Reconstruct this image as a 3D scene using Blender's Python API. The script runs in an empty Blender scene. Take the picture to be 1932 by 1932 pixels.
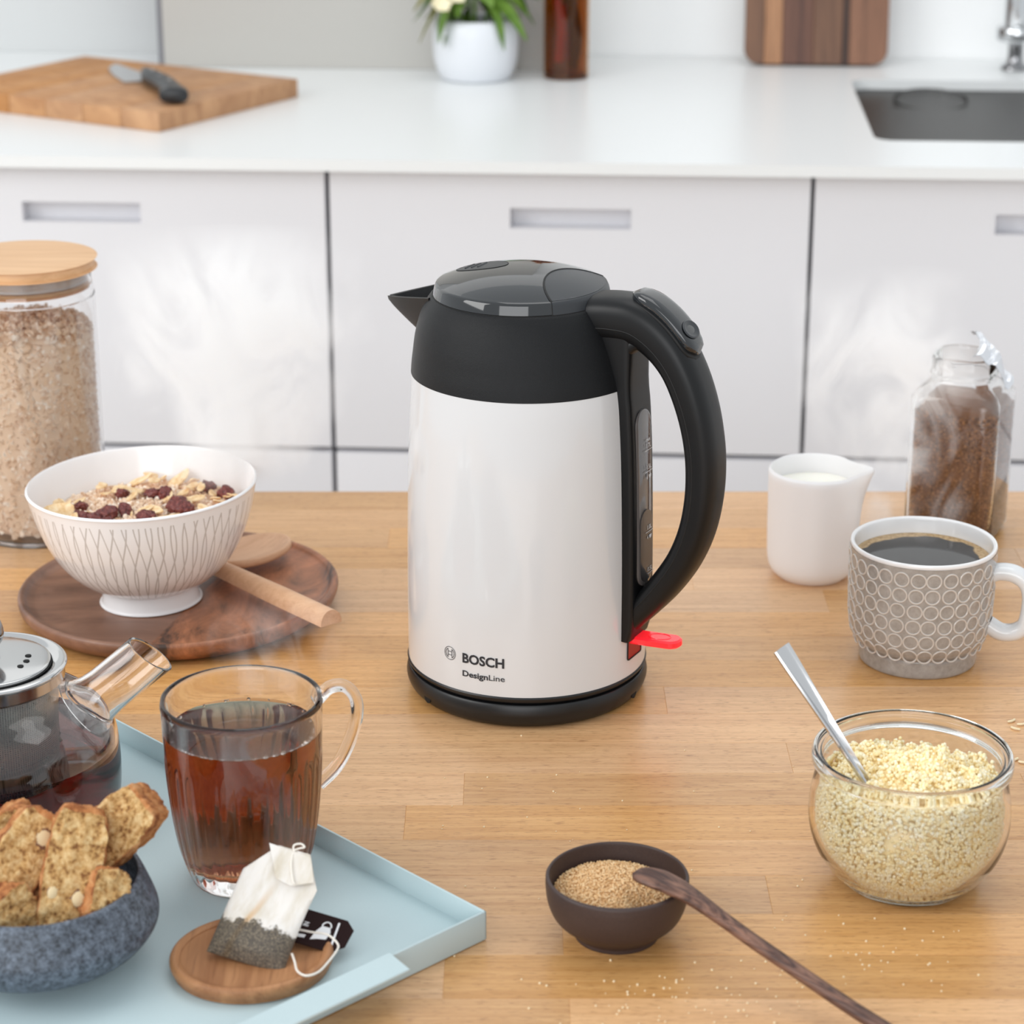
import bpy, bmesh, math, random
import numpy as np
from mathutils import Vector, Matrix, noise as mnoise
PI = math.pi
rad = math.radians
random.seed(7)
rng = np.random.default_rng(7)
S = bpy.context.scene
COL = S.collection

# ------------------------------------------------------------------ camera
cam_d = bpy.data.cameras.new('camera')
cam = bpy.data.objects.new('camera', cam_d); COL.objects.link(cam)
cam.location = (0, -1.473, 0.65)
cam.rotation_euler = (rad(90 - 19.8), 0, 0)
cam_d.sensor_width = 36.0
cam_d.lens = 36.0 * 4540 / 1932
cam_d.clip_start = 0.05
cam_d.dof.use_dof = True
cam_d.dof.focus_distance = 1.46
cam_d.dof.aperture_fstop = 10.0
S.camera = cam

# ------------------------------------------------------------------ world, lights, exposure
W = bpy.data.worlds.new('daylight'); S.world = W; W.use_nodes = True
bg = W.node_tree.nodes['Background']
bg.inputs[0].default_value = (0.93, 0.97, 1.0, 1)
bg.inputs[1].default_value = 0.86


def area(name, loc, target, sx, sy, power, col=(1, 1, 1)):
    L = bpy.data.lights.new(name, 'AREA'); L.shape = 'RECTANGLE'
    L.size = sx; L.size_y = sy; L.energy = power; L.color = col
    o = bpy.data.objects.new(name, L); COL.objects.link(o)
    o.location = loc
    d = Vector(target) - Vector(loc)
    o.rotation_euler = d.to_track_quat('-Z', 'Y').to_euler()
    return o


area('window_daylight', (-2.3, -1.0, 1.5), (0, 0.2, 0), 1.6, 1.4, 34, (1.0, 0.99, 0.975))
area('camera_side_fill', (-0.9, -5.0, 1.5), (0, 0.9, 0.1), 3.4, 2.2, 72, (0.98, 0.99, 1.0))  # unseen fill behind the camera, added to brighten the front faces
area('overhead_fill', (0.3, 0.5, 2.4), (0.1, 0.5, 0), 1.4, 1.4, 10, (1.0, 0.99, 0.975))  # unseen overhead fill, added to lift the level surfaces
S.view_settings.view_transform = 'Standard'
S.view_settings.look = 'None'
S.view_settings.gamma = 1.0
S.view_settings.use_curve_mapping = False
S.view_settings.exposure = 0.0
S.cycles.max_bounces = 28
S.cycles.transmission_bounces = 24
S.cycles.glossy_bounces = 8
S.cycles.diffuse_bounces = 10
S.cycles.transparent_max_bounces = 16
S.cycles.volume_bounces = 5
S.cycles.blur_glossy = 0.5


# ------------------------------------------------------------------ materials
def lin(c):
    return tuple(((v / 255) / 12.92 if v / 255 <= 0.04045 else ((v / 255 + 0.055) / 1.055) ** 2.4) for v in c) + (1,)


class NT:
    def __init__(s, m):
        s.t = m.node_tree; s.n = s.t.nodes; s.l = s.t.links

    def add(s, typ, **kw):
        n = s.n.new(typ)
        for k, v in kw.items():
            setattr(n, k, v)
        return n

    def link(s, a, b):
        s.l.new(a, b)

    def put(s, sock, v):
        if hasattr(v, 'is_linked') or isinstance(v, bpy.types.NodeSocket):
            s.link(v, sock)
        else:
            sock.default_value = v

    def math(s, op, a, b=None, c=None, clamp=False):
        n = s.add('ShaderNodeMath', operation=op); n.use_clamp = clamp
        s.put(n.inputs[0], a)
        if b is not None: s.put(n.inputs[1], b)
        if c is not None: s.put(n.inputs[2], c)
        return n.outputs[0]

    def noise(s, vec, scale, detail=3, rough=0.55, dist=0.0):
        n = s.add('ShaderNodeTexNoise')
        s.link(vec, n.inputs['Vector'])
        n.inputs['Scale'].default_value = scale; n.inputs['Detail'].default_value = detail
        n.inputs['Roughness'].default_value = rough; n.inputs['Distortion'].default_value = dist
        return n.outputs['Fac']

    def ramp(s, fac, stops):
        r = s.add('ShaderNodeValToRGB'); s.link(fac, r.inputs[0])
        e = r.color_ramp.elements
        while len(e) < len(stops): e.new(0.5)
        for i, (p, c) in enumerate(stops):
            e[i].position = p; e[i].color = c if len(c) == 4 else tuple(c) + (1,)
        return r.outputs[0]

    def mix(s, fac, a, b, blend='MIX'):
        n = s.add('ShaderNodeMix', data_type='RGBA', blend_type=blend)
        s.put(n.inputs[0], fac); s.put(n.inputs[6], a); s.put(n.inputs[7], b)
        return n.outputs[2]

    def coord(s, out='Object', scale=None, loc=None, rot=None):
        c = s.add('ShaderNodeTexCoord').outputs[out]
        if scale or loc or rot:
            m = s.add('ShaderNodeMapping'); s.link(c, m.inputs[0])
            if scale: m.inputs['Scale'].default_value = scale
            if loc: m.inputs['Location'].default_value = loc
            if rot: m.inputs['Rotation'].default_value = rot
            return m.outputs[0]
        return c

    def bump(s, h, strength, dist):
        b = s.add('ShaderNodeBump'); s.link(h, b.inputs['Height'])
        b.inputs['Strength'].default_value = strength; b.inputs['Distance'].default_value = dist
        return b.outputs[0]


def P(name, col, rough=0.5, metal=0.0, trans=0.0, ior=1.5, coat=0.0, spec=0.5, emit=None, es=0.0, sss=0.0, coat_rough=0.05):
    m = bpy.data.materials.new(name); m.use_nodes = True
    b = m.node_tree.nodes['Principled BSDF']
    b.inputs['Base Color'].default_value = lin(col)
    b.inputs['Roughness'].default_value = rough; b.inputs['Metallic'].default_value = metal
    b.inputs['Transmission Weight'].default_value = trans; b.inputs['IOR'].default_value = ior
    b.inputs['Coat Weight'].default_value = coat; b.inputs['Coat Roughness'].default_value = coat_rough
    b.inputs['Specular IOR Level'].default_value = spec
    if emit:
        b.inputs['Emission Color'].default_value = lin(emit); b.inputs['Emission Strength'].default_value = es
    if sss:
        b.inputs['Subsurface Weight'].default_value = sss
        b.inputs['Subsurface Radius'].default_value = (0.004, 0.003, 0.002)
    t = NT(m); t.b = b; t.m = m
    m['_'] = 0
    return m, t


def PM(*a, **k):
    return P(*a, **k)[0]


def speckle(name, cols, scale, rough=0.6, bump=0.0, detail=4, lo=0.3, hi=0.7, **k):
    m, t = P(name, (128, 128, 128), rough, **k)
    f = t.noise(t.coord(), scale, detail, 0.6)
    n = len(cols)
    t.link(t.ramp(f, [(lo + (hi - lo) * i / (n - 1), lin(c)) for i, c in enumerate(cols)]), t.b.inputs['Base Color'])
    if bump: t.link(t.bump(f, bump, 0.001), t.b.inputs['Normal'])
    return m


def wood(name, light, dark, pore, stretch=(3, 60, 60), rough=0.45, var=0.16, coat=0.0, fine=7.0, porew=0.5, dist=1.2, obj_rand=True, lo=0.32, hi=0.72, pl=0.8):
    """grain runs along the axis with the small stretch number"""
    m, t = P(name, light, rough, coat=coat, coat_rough=0.25)
    c = t.coord('Object')
    if obj_rand:
        oi = t.add('ShaderNodeObjectInfo')
        mul = t.add('ShaderNodeVectorMath', operation='MULTIPLY'); t.link(oi.outputs['Random'], mul.inputs[0])
        mul.inputs[1].default_value = (13.7, 7.3, 4.1)
        add = t.add('ShaderNodeVectorMath', operation='ADD'); t.link(c, add.inputs[0]); t.link(mul.outputs[0], add.inputs[1])
        c = add.outputs[0]
    mp = t.add('ShaderNodeMapping'); t.link(c, mp.inputs[0]); mp.inputs['Scale'].default_value = stretch
    n1 = t.noise(mp.outputs[0], 1.0, 5, 0.62, dist)
    base = t.ramp(n1, [(lo, lin(dark)), (hi, lin(light))])
    mp2 = t.add('ShaderNodeMapping'); t.link(c, mp2.inputs[0])
    mp2.inputs['Scale'].default_value = tuple(v * fine if v > 10 else v * fine * pl for v in stretch)
    n2 = t.noise(mp2.outputs[0], 1.0, 2, 0.6)
    pf = t.math('MULTIPLY', t.ramp(n2, [(0.56, (0, 0, 0, 1)), (0.72, (1, 1, 1, 1))]), porew)
    col = t.mix(pf, base, lin(pore))
    if obj_rand:
        v = t.math('MULTIPLY_ADD', oi.outputs['Random'], var, 1 - var * 0.55)
        hs = t.add('ShaderNodeHueSaturation'); t.link(col, hs.inputs['Color']); t.link(v, hs.inputs['Value'])
        frac = t.math('FRACT', t.math('MULTIPLY', oi.outputs['Random'], 17.3))
        t.link(t.math('MULTIPLY_ADD', frac, 0.18, 0.92), hs.inputs['Saturation'])
        col = hs.outputs[0]
    t.link(col, t.b.inputs['Base Color'])
    t.link(t.bump(n2, 0.12, 0.0006), t.b.inputs['Normal'])
    return m


def glass(name, col=(255, 255, 255), ior=1.48, rough=0.0, vol=None, dens=0.0):
    m, t = P(name, col, rough, trans=1.0, ior=ior)
    if vol:
        v = t.add('ShaderNodeVolumeAbsorption'); v.inputs[0].default_value = lin(vol); v.inputs[1].default_value = dens
        t.link(v.outputs[0], t.n['Material Output'].inputs['Volume'])
    return m


M = {}
M['oak'] = wood('oak', (224, 178, 126), (196, 146, 96), (142, 94, 54), (7, 170, 170), rough=0.34, var=0.22, coat=0.35, fine=6.0, porew=0.62, dist=1.4, pl=3.2)
M['white_gloss'] = PM('white_enamel', (216, 216, 217), 0.16, coat=0.4)
M['black_matte'] = speckle('black_plastic_satin', [(14, 15, 17), (24, 25, 27)], 2600, 0.42, 0.25, 2, spec=0.25)
M['black_grip'] = PM('black_plastic', (15, 16, 18), 0.38, spec=0.35)
M['black_base'] = PM('black_base_plastic', (14, 15, 17), 0.38)
M['lid_gloss'] = PM('dark_gloss_plastic', (30, 33, 36), 0.06, coat=0.5)
M['cover_matte'] = PM('dark_grey_plastic', (46, 49, 53), 0.38)
M['seam'] = PM('dark_seam', (10, 10, 11), 0.6)
M['print_dark'] = PM('dark_print', (40, 42, 48), 0.5)
M['print_white'] = PM('white_print', (235, 236, 238), 0.5)
M['gauge'] = PM('smoked_gauge', (112, 106, 104), 0.08, coat=0.6, trans=0.15)
M['gauge_water'] = PM('gauge_water', (62, 58, 58), 0.1, coat=0.6)
M['red_led'] = PM('red_translucent_plastic', (250, 40, 55), 0.15, trans=0.35, emit=(255, 38, 50), es=0.42, coat=0.4)
M['red_dark'] = PM('red_recess', (120, 8, 16), 0.4, emit=(255, 20, 30), es=0.1)
M['porcelain'] = PM('white_porcelain', (240, 240, 241), 0.14, coat=0.5)
M['porcelain_matte'] = PM('white_matte_porcelain', (238, 237, 238), 0.38)
M['porcelain_grey'] = PM('pale_grey_porcelain', (226, 228, 230), 0.12, coat=0.5)
M['steel'] = PM('polished_steel', (205, 205, 205), 0.1, metal=1.0)
M['steel_brushed'] = PM('brushed_steel', (205, 205, 206), 0.17, metal=1.0)
M['steel_dark'] = PM('knob_steel', (150, 150, 152), 0.05, metal=1.0)
M['hole'] = PM('hole_black', (6, 6, 6), 0.8)
M['glass'] = glass('clear_glass')
M['glass_green'] = glass('soda_glass', (255, 255, 255), 1.5, vol=(140, 205, 180), dens=4)
M['tea'] = glass('black_tea', (255, 236, 205), 1.33, vol=(206, 138, 46), dens=46)
M['tea_dark'] = glass('strong_tea', (255, 225, 205), 1.33, vol=(190, 60, 30), dens=50)
M['tray'] = speckle('blue_powder_coat', [(186, 205, 209), (191, 210, 214)], 1800, 0.42, 0.06, 2)
M['milk'] = PM('milk', (246, 244, 234), 0.2, sss=0.3)
M['counter'] = PM('white_worktop', (234, 236, 236), 0.3)
M['cabinet'] = PM('white_laminate', (226, 226, 230), 0.45)
M['carcass'] = PM('grey_carcass', (120, 120, 126), 0.7)
M['wall'] = PM('white_wall', (246, 247, 247), 0.7)
M['wall_toned'] = PM('toned_down_wall_grey', (212, 214, 214), 0.6)  # shade for the overlit left wall, put into the colour
M['panel'] = PM('taupe_wall_panel', (190, 188, 183), 0.55)
M['floor'] = PM('pale_floor', (206, 198, 186), 0.6)
M['sink'] = PM('dark_grey_sink', (44, 43, 41), 0.4, spec=0.3)
M['walnut'] = wood('walnut', (128, 88, 60), (88, 56, 38), (60, 36, 24), (60, 3, 60), rough=0.5, var=0.05, porew=0.4)
M['acacia'] = None
M['beech'] = wood('beech', (226, 186, 152), (206, 162, 128), (176, 128, 96), (5, 120, 120), rough=0.5, var=0.05, porew=0.35)
M['bamboo'] = wood('bamboo', (230, 186, 138), (212, 164, 114), (190, 140, 92), (4, 70, 70), rough=0.42, var=0.03, porew=0.25)
M['palm'] = wood('palm_wood', (136, 98, 80), (62, 38, 32), (34, 20, 18), (14, 190, 190), rough=0.5, var=0.05, porew=0.7, fine=3, lo=0.38, hi=0.66)
M['coaster'] = wood('coaster_wood', (186, 138, 100), (146, 100, 68), (104, 68, 46), (70, 5, 60), rough=0.55, var=0.05, porew=0.35)
M['board'] = wood('end_grain', (206, 156, 108), (168, 118, 76), (130, 84, 52), (16, 40, 16), rough=0.6, var=0.05, porew=0.25)
M['brown_clay'] = speckle('brown_stoneware', [(58, 44, 42), (66, 50, 46)], 900, 0.5, 0.1, 2)
M['silicone'] = PM('clear_silicone', (226, 214, 206), 0.4, trans=0.3)
M['raisin'] = speckle('raisin_skin', [(64, 22, 24), (110, 48, 44), (140, 76, 66)], 500, 0.4, 0.6, 3)
M['almond'] = speckle('almond_flake', [(214, 168, 108), (236, 204, 156), (246, 226, 190)], 220, 0.55)
M['cream'] = speckle('soaked_oats', [(206, 188, 150), (232, 218, 186), (240, 228, 204)], 420, 0.5, 0.7, 4)
M['oat'] = None
M['string'] = PM('cotton_string', (238, 232, 222), 0.85)
M['tag'] = PM('brown_tag', (34, 14, 13), 0.75, spec=0.2)
M['leaf'] = speckle('leaf_green', [(74, 110, 34), (112, 146, 52)], 60, 0.45)
M['leaf_olive'] = speckle('leaf_olive', [(104, 106, 44), (140, 136, 70)], 60, 0.45)
M['petal'] = PM('cream_petal', (246, 238, 210), 0.6, sss=0.2)
M['pot'] = PM('pale_glazed_pot', (224, 227, 232), 0.35)
M['amber'] = glass('amber_glass', (200, 140, 40), 1.4, vol=(170, 110, 20), dens=16)
M['pepper_red'] = PM('red_pepper', (196, 60, 30), 0.3)
M['pepper_olive'] = PM('olive_pepper', (96, 100, 40), 0.3)
M['chrome'] = PM('chrome', (210, 212, 214), 0.06, metal=1.0)
M['knife_black'] = PM('knife_handle', (30, 32, 35), 0.35)
M['foil'] = PM('aluminium_foil', (226, 228, 232), 0.28, metal=0.75)
M['rice'] = PM('rice_grain', (238, 222, 184), 0.5)


def grain_mat(name, cols, rough=0.6):
    m, t = P(name, cols[0], rough)
    a = t.add('ShaderNodeAttribute', attribute_name='tint')
    n = len(cols)
    t.link(t.ramp(a.outputs['Fac'], [(i / (n - 1), lin(c)) for i, c in enumerate(cols)]), t.b.inputs['Base Color'])
    return m


M['couscous'] = grain_mat('couscous_grain', [(249, 228, 172), (253, 240, 198), (255, 248, 222)], 0.5)
M['coffee_granule'] = grain_mat('coffee_granule', [(86, 50, 28), (146, 94, 54), (188, 130, 80)], 0.5)
M['oat_flake'] = grain_mat('oat_flake', [(222, 190, 158), (242, 220, 196), (250, 238, 224)], 0.75)
M['sugar'] = grain_mat('brown_sugar', [(206, 160, 104), (226, 186, 134), (240, 212, 168)], 0.3)
M['crumb'] = PM('sugar_crumb', (236, 214, 176), 0.3)

# round dark serving plate: two-toned, blotchy
m, t = P('acacia_plate', (128, 88, 68), 0.42)
c = t.coord('Object', scale=(9, 26, 26), rot=(0, 0, 0.5))
n1 = t.noise(c, 1.0, 5, 0.62, 0.8)
colA = t.ramp(n1, [(0.3, lin((92, 62, 48))), (0.6, lin((142, 104, 84))), (0.75, lin((160, 120, 98)))])
colB = t.ramp(t.noise(t.coord('Object', scale=(30, 14, 20), rot=(0, 0, -0.3)), 1.2, 6, 0.7, 0.6), [(0.36, lin((64, 48, 40))), (0.5, lin((146, 96, 68))), (0.68, lin((188, 124, 88)))])
sx = t.add('ShaderNodeSeparateXYZ'); t.link(t.coord('Object', rot=(0, 0, 0.25)), sx.inputs[0])
t.link(t.mix(t.math('GREATER_THAN', sx.outputs[0], 0.018), colA, colB), t.b.inputs['Base Color'])
M['acacia'] = m

# bowl with fine grey crossing lines
m, t = P('lined_porcelain', (240, 240, 241), 0.2, coat=0.4)
sx = t.add('ShaderNodeSeparateXYZ'); t.link(t.coord(), sx.inputs[0])
ang = t.math('ARCTAN2', sx.outputs[1], sx.outputs[0])
NL = 58
u = t.math('MULTIPLY', ang, NL / (2 * PI))
zz = sx.outputs[2]


def linefam(sh, amp, freq, ph):
    wob = t.math('MULTIPLY', t.math('SINE', t.math('MULTIPLY_ADD', zz, freq, t.math('MULTIPLY_ADD', ang, 3.0, ph))), amp)
    f = t.math('FRACT', t.math('ADD', t.math('ADD', u, wob), sh))
    d = t.math('ABSOLUTE', t.math('SUBTRACT', f, 0.5))
    return t.math('LESS_THAN', d, 0.06)


ln = t.math('MAXIMUM', linefam(0.0, 0.46, 66, 0.3), linefam(0.42, -0.46, 66, 0.9))
inz = t.math('MULTIPLY', t.math('GREATER_THAN', zz, 0.016), t.math('LESS_THAN', zz, 0.0805))
r2 = t.math('ADD', t.math('POWER', sx.outputs[0], 2), t.math('POWER', sx.outputs[1], 2))
gm = t.add('ShaderNodeNewGeometry')
dn = t.add('ShaderNodeVectorMath', operation='DOT_PRODUCT')
cb = t.add('ShaderNodeCombineXYZ'); t.link(sx.outputs[0], cb.inputs[0]); t.link(sx.outputs[1], cb.inputs[1])
nrm = t.coord('Normal')
t.link(nrm, dn.inputs[0]); t.link(cb.outputs[0], dn.inputs[1])
outf = t.math('GREATER_THAN', dn.outputs['Value'], 0.0)
fac = t.math('MULTIPLY', t.math('MULTIPLY', ln, inz), t.math('MULTIPLY', outf, 0.75))
t.link(t.mix(fac, lin((238, 237, 238)), lin((176, 170, 166))), t.b.inputs['Base Color'])
M['lined'] = m

# grey stoneware mug glaze
m, t = P('grey_crackle_glaze', (158, 152, 146), 0.18, coat=0.5)
f = t.noise(t.coord(), 240, 4, 0.6)
t.link(t.ramp(f, [(0.3, lin((150, 144, 138))), (0.7, lin((172, 166, 160)))]), t.b.inputs['Base Color'])
M['mug_grey'] = m
M['mug_ring'] = PM('pale_ring_glaze', (206, 198, 190), 0.2, coat=0.4)

# speckled blue stone bowl
m, t = P('blue_speckled_stoneware', (90, 100, 116), 0.5)
f1 = t.noise(t.coord(), 210, 4, 0.6); f2 = t.noise(t.coord(), 620, 3, 0.6)
c1 = t.ramp(f1, [(0.36, lin((36, 40, 47))), (0.5, lin((74, 82, 94))), (0.64, lin((108, 118, 132)))])
c2 = t.ramp(f2, [(0.38, lin((40, 42, 50))), (0.62, lin((126, 136, 150)))])
t.link(t.mix(0.38, c1, c2), t.b.inputs['Base Color'])
t.link(t.bump(f2, 0.1, 0.0006), t.b.inputs['Normal'])
M['blue_stone'] = m

# biscotti: crust outside, crumb on the two cut faces (local y)
m, t = P('biscotti_crumb', (206, 160, 104), 0.85)
nz = t.add('ShaderNodeSeparateXYZ'); t.link(t.coord('Normal'), nz.inputs[0])
oi = t.add('ShaderNodeObjectInfo')
vv = t.add('ShaderNodeVectorMath', operation='ADD'); t.link(t.coord(), vv.inputs[0]); t.link(oi.outputs['Random'], vv.inputs[1])
f = t.noise(vv.outputs[0], 260, 5, 0.7)
f3 = t.noise(vv.outputs[0], 70, 3, 0.6)
crumb = t.ramp(f, [(0.36, lin((132, 84, 44))), (0.47, lin((208, 162, 100))), (0.64, lin((238, 206, 152)))])
crust = t.ramp(t.noise(vv.outputs[0], 120, 5, 0.65), [(0.36, lin((140, 78, 40))), (0.5, lin((198, 130, 76))), (0.68, lin((222, 166, 112)))])
sxx = t.add('ShaderNodeSeparateXYZ'); t.link(t.coord('Generated'), sxx.inputs[0])
ex_ = t.math('ABSOLUTE', t.math('SUBTRACT', sxx.outputs[0], 0.5)); ez_ = t.math('ABSOLUTE', t.math('SUBTRACT', sxx.outputs[2], 0.5))
edge = t.math('GREATER_THAN', t.math('ADD', t.math('MAXIMUM', ex_, ez_), t.math('MULTIPLY', t.math('SUBTRACT', f3, 0.5), 0.12)), 0.445)
side = t.math('LESS_THAN', t.math('ABSOLUTE', nz.outputs[1]), 0.55)
t.link(t.mix(t.math('MAXIMUM', edge, side), crumb, crust), t.b.inputs['Base Color'])
t.link(t.bump(f, 0.9, 0.0025), t.b.inputs['Normal'])
M['biscotti'] = m
M['almond_skin'] = PM('almond_skin', (120, 80, 58), 0.6)
M['almond_cut'] = PM('almond_cut', (222, 200, 158), 0.55)

# coffee with crema ring
m, t = P('black_coffee', (16, 12, 10), 0.05)
sx = t.add('ShaderNodeSeparateXYZ'); t.link(t.coord(), sx.inputs[0])
r = t.math('SQRT', t.math('ADD', t.math('POWER', sx.outputs[0], 2), t.math('POWER', sx.outputs[1], 2)))
wb = t.noise(t.coord(), 34, 2, 0.5)
thr = t.math('MULTIPLY_ADD', wb, -0.022, 0.0515)
thr = t.math('SUBTRACT', thr, t.math('MULTIPLY', t.math('MAXIMUM', sx.outputs[1], 0.0), 0.10))
k = t.math('MULTIPLY', t.math('SUBTRACT', r, thr), 900, clamp=True)
crema = t.ramp(t.noise(t.coord(), 420, 4, 0.6), [(0.35, lin((156, 124, 84))), (0.65, lin((206, 178, 134)))])
t.link(t.mix(k, lin((22, 17, 15)), crema), t.b.inputs['Base Color'])
t.link(t.math('MULTIPLY_ADD', k, 0.4, 0.04), t.b.inputs['Roughness'])
M['coffee'] = m

# tea bag paper: wet leaves show through the lower third
m, t = P('teabag_paper', (232, 226, 218), 0.75)
t.b.inputs['Subsurface Weight'].default_value = 0.25
t.b.inputs['Subsurface Radius'].default_value = (0.003, 0.0025, 0.002)
sx = t.add('ShaderNodeSeparateXYZ'); t.link(t.coord(), sx.inputs[0])
h = t.math('ADD', sx.outputs[2], t.math('MULTIPLY', t.math('SUBTRACT', t.noise(t.coord(), 120, 4, 0.7), 0.5), 0.022))
k = t.math('MULTIPLY', t.math('SUBTRACT', 0.0215, h), 420, clamp=True)
leaf = t.ramp(t.noise(t.coord(), 900, 4, 0.7), [(0.36, lin((40, 32, 24))), (0.52, lin((88, 76, 60))), (0.7, lin((140, 126, 104)))])
paper = t.ramp(t.noise(t.coord(scale=(90, 90, 26)), 1.0, 4, 0.6), [(0.3, lin((206, 196, 178))), (0.55, lin((230, 225, 219))), (0.8, lin((238, 234, 230)))])
st = t.math('MULTIPLY', t.math('SUBTRACT', 0.0026, t.math('ABSOLUTE', t.math('ADD', sx.outputs[0], t.math('MULTIPLY_ADD', sx.outputs[2], -0.28, 0.011)))), 520, clamp=True)
stz = t.math('MULTIPLY', st, t.math('MULTIPLY', t.math('SUBTRACT', 0.045, sx.outputs[2]), 36, clamp=True))
paper = t.mix(t.math('MULTIPLY', stz, 0.75), paper, lin((206, 158, 92)))
t.link(t.mix(t.math('MULTIPLY', k, 0.94), paper, leaf), t.b.inputs['Base Color'])
M['teabag'] = m

# strainer mesh: real openings in a woven sheet, shown as fine see-through weave
m, t = P('steel_gauze', (196, 190, 178), 0.35, metal=1.0)
sx = t.add('ShaderNodeSeparateXYZ'); t.link(t.coord(), sx.inputs[0])
ang = t.math('ARCTAN2', sx.outputs[1], sx.outputs[0])
wa = t.math('SINE', t.math('MULTIPLY', ang, 170)); wz = t.math('SINE', t.math('MULTIPLY', sx.outputs[2], 2 * PI / 0.0011))
al = t.math('GREATER_THAN', t.math('MAXIMUM', wa, wz), 0.15)
t.link(al, t.b.inputs['Alpha'])
M['gauze'] = m


# ------------------------------------------------------------------ mesh helpers
def smooth(me, angle=40):
    if len(me.polygons):
        me.polygons.foreach_set('use_smooth', [True] * len(me.polygons))
        me.set_sharp_from_angle(angle=rad(angle))
    me.update()


def MO(name, vf, mat=None, parent=None, loc=None, rot=None, angle=40, flat=False):
    v, f = vf
    me = bpy.data.meshes.new(name)
    me.from_pydata([tuple(p) for p in v], [], [tuple(q) for q in f])
    bm = bmesh.new(); bm.from_mesh(me); bmesh.ops.recalc_face_normals(bm, faces=bm.faces); bm.to_mesh(me); bm.free()
    if not flat: smooth(me, angle)
    if mat: me.materials.append(M[mat] if isinstance(mat, str) else mat)
    o = bpy.data.objects.new(name, me); COL.objects.link(o)
    if parent: o.parent = parent
    if loc is not None: o.location = loc
    if rot is not None: o.rotation_euler = rot
    return o


def tag(o, label=None, cat=None, group=None, kind=None):
    if label: o['label'] = label
    if cat: o['category'] = cat
    if group: o['group'] = group
    if kind: o['kind'] = kind
    return o


def EM(name, loc=(0, 0, 0), rot=(0, 0, 0), label=None, cat=None, group=None):
    o = bpy.data.objects.new(name, None); COL.objects.link(o)
    o.location = loc; o.rotation_euler = rot; o.empty_display_size = 0.02
    return tag(o, label, cat, group)


def join(*vfs):
    V = []; Fc = []
    for v, f in vfs:
        n = len(V); V += [tuple(p) for p in v]; Fc += [tuple(i + n for i in q) for q in f]
    return V, Fc


def xf(vf, loc=(0, 0, 0), rot=(0, 0, 0), sc=(1, 1, 1)):
    from mathutils import Euler
    mt = Matrix.LocRotScale(Vector(loc), Euler(rot), Vector(sc))
    return [tuple(mt @ Vector(p)) for p in vf[0]], vf[1]


def cr(pts, n=6):
    """Catmull-Rom resample of a point list"""
    P_ = [np.array(p, float) for p in pts]
    P_ = [2 * P_[0] - P_[1]] + P_ + [2 * P_[-1] - P_[-2]]
    out = []
    for i in range(1, len(P_) - 2):
        a, b, c, d = P_[i - 1:i + 3]
        for k in range(n):
            s = k / n
            out.append(0.5 * ((2 * b) + (c - a) * s + (2 * a - 5 * b + 4 * c - d) * s * s + (3 * b - 3 * c + d - a) * s ** 3))
    out.append(P_[-2])
    return [tuple(p) for p in out]


def lathe(prof, seg=96, fn=None, cx=None):
    """profile of (r,z); r==0 closes; fn(r,z,a)->r ; cx(z)->x shift"""
    V = []; rings = []
    for r, z in prof:
        if r <= 1e-6:
            rings.append([len(V)]); V.append(((cx(z) if cx else 0), 0, z))
        else:
            ids = []
            for i in range(seg):
                a = 2 * PI * i / seg
                rr = fn(r, z, a) if fn else r
                ids.append(len(V)); V.append((rr * math.cos(a) + (cx(z) if cx else 0), rr * math.sin(a), z))
            rings.append(ids)
    Fc = []
    for A, B in zip(rings[:-1], rings[1:]):
        for i in range(seg):
            j = (i + 1) % seg
            if len(A) == 1 and len(B) == 1: break
            if len(A) == 1: Fc.append((A[0], B[i], B[j]))
            elif len(B) == 1: Fc.append((A[i], A[j], B[0]))
            else: Fc.append((A[i], A[j], B[j], B[i]))
    return V, Fc


def tube(path, rx, ry=None, seg=16, up=(0, 0, 1), closed=False, power=2.0, caps=True):
    """sweep a (super)ellipse; rx along the side axis, ry along the local up axis; floats or lists"""
    Pn = [Vector(p) for p in path]; n = len(Pn)
    rx = [rx] * n if not hasattr(rx, '__len__') else list(rx)
    ry = rx if ry is None else ([ry] * n if not hasattr(ry, '__len__') else list(ry))
    V = []; Fc = []
    u = Vector(up)
    for i in range(n):
        if closed: T = Pn[(i + 1) % n] - Pn[i - 1]
        else: T = Pn[min(i + 1, n - 1)] - Pn[max(i - 1, 0)]
        T.normalize()
        side = T.cross(u)
        if side.length < 1e-5: side = T.cross(Vector((1, 0.1, 0)))
        side.normalize(); w = side.cross(T).normalized(); u = w
        for k in range(seg):
            a = 2 * PI * k / seg
            ca, sa = math.cos(a), math.sin(a)
            e = 2 / power
            x = math.copysign(abs(ca) ** e, ca) * rx[i]; y = math.copysign(abs(sa) ** e, sa) * ry[i]
            V.append(tuple(Pn[i] + side * x + w * y))
    m_ = n if closed else n - 1
    for i in range(m_):
        for k in range(seg):
            a = i * seg + k; b = i * seg + (k + 1) % seg; i2 = (i + 1) % n
            Fc.append((a, b, i2 * seg + (k + 1) % seg, i2 * seg + k))
    if caps and not closed:
        Fc.append(tuple(range(seg))); Fc.append(tuple((n - 1) * seg + k for k in range(seg))[::-1])
    return V, Fc


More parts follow.
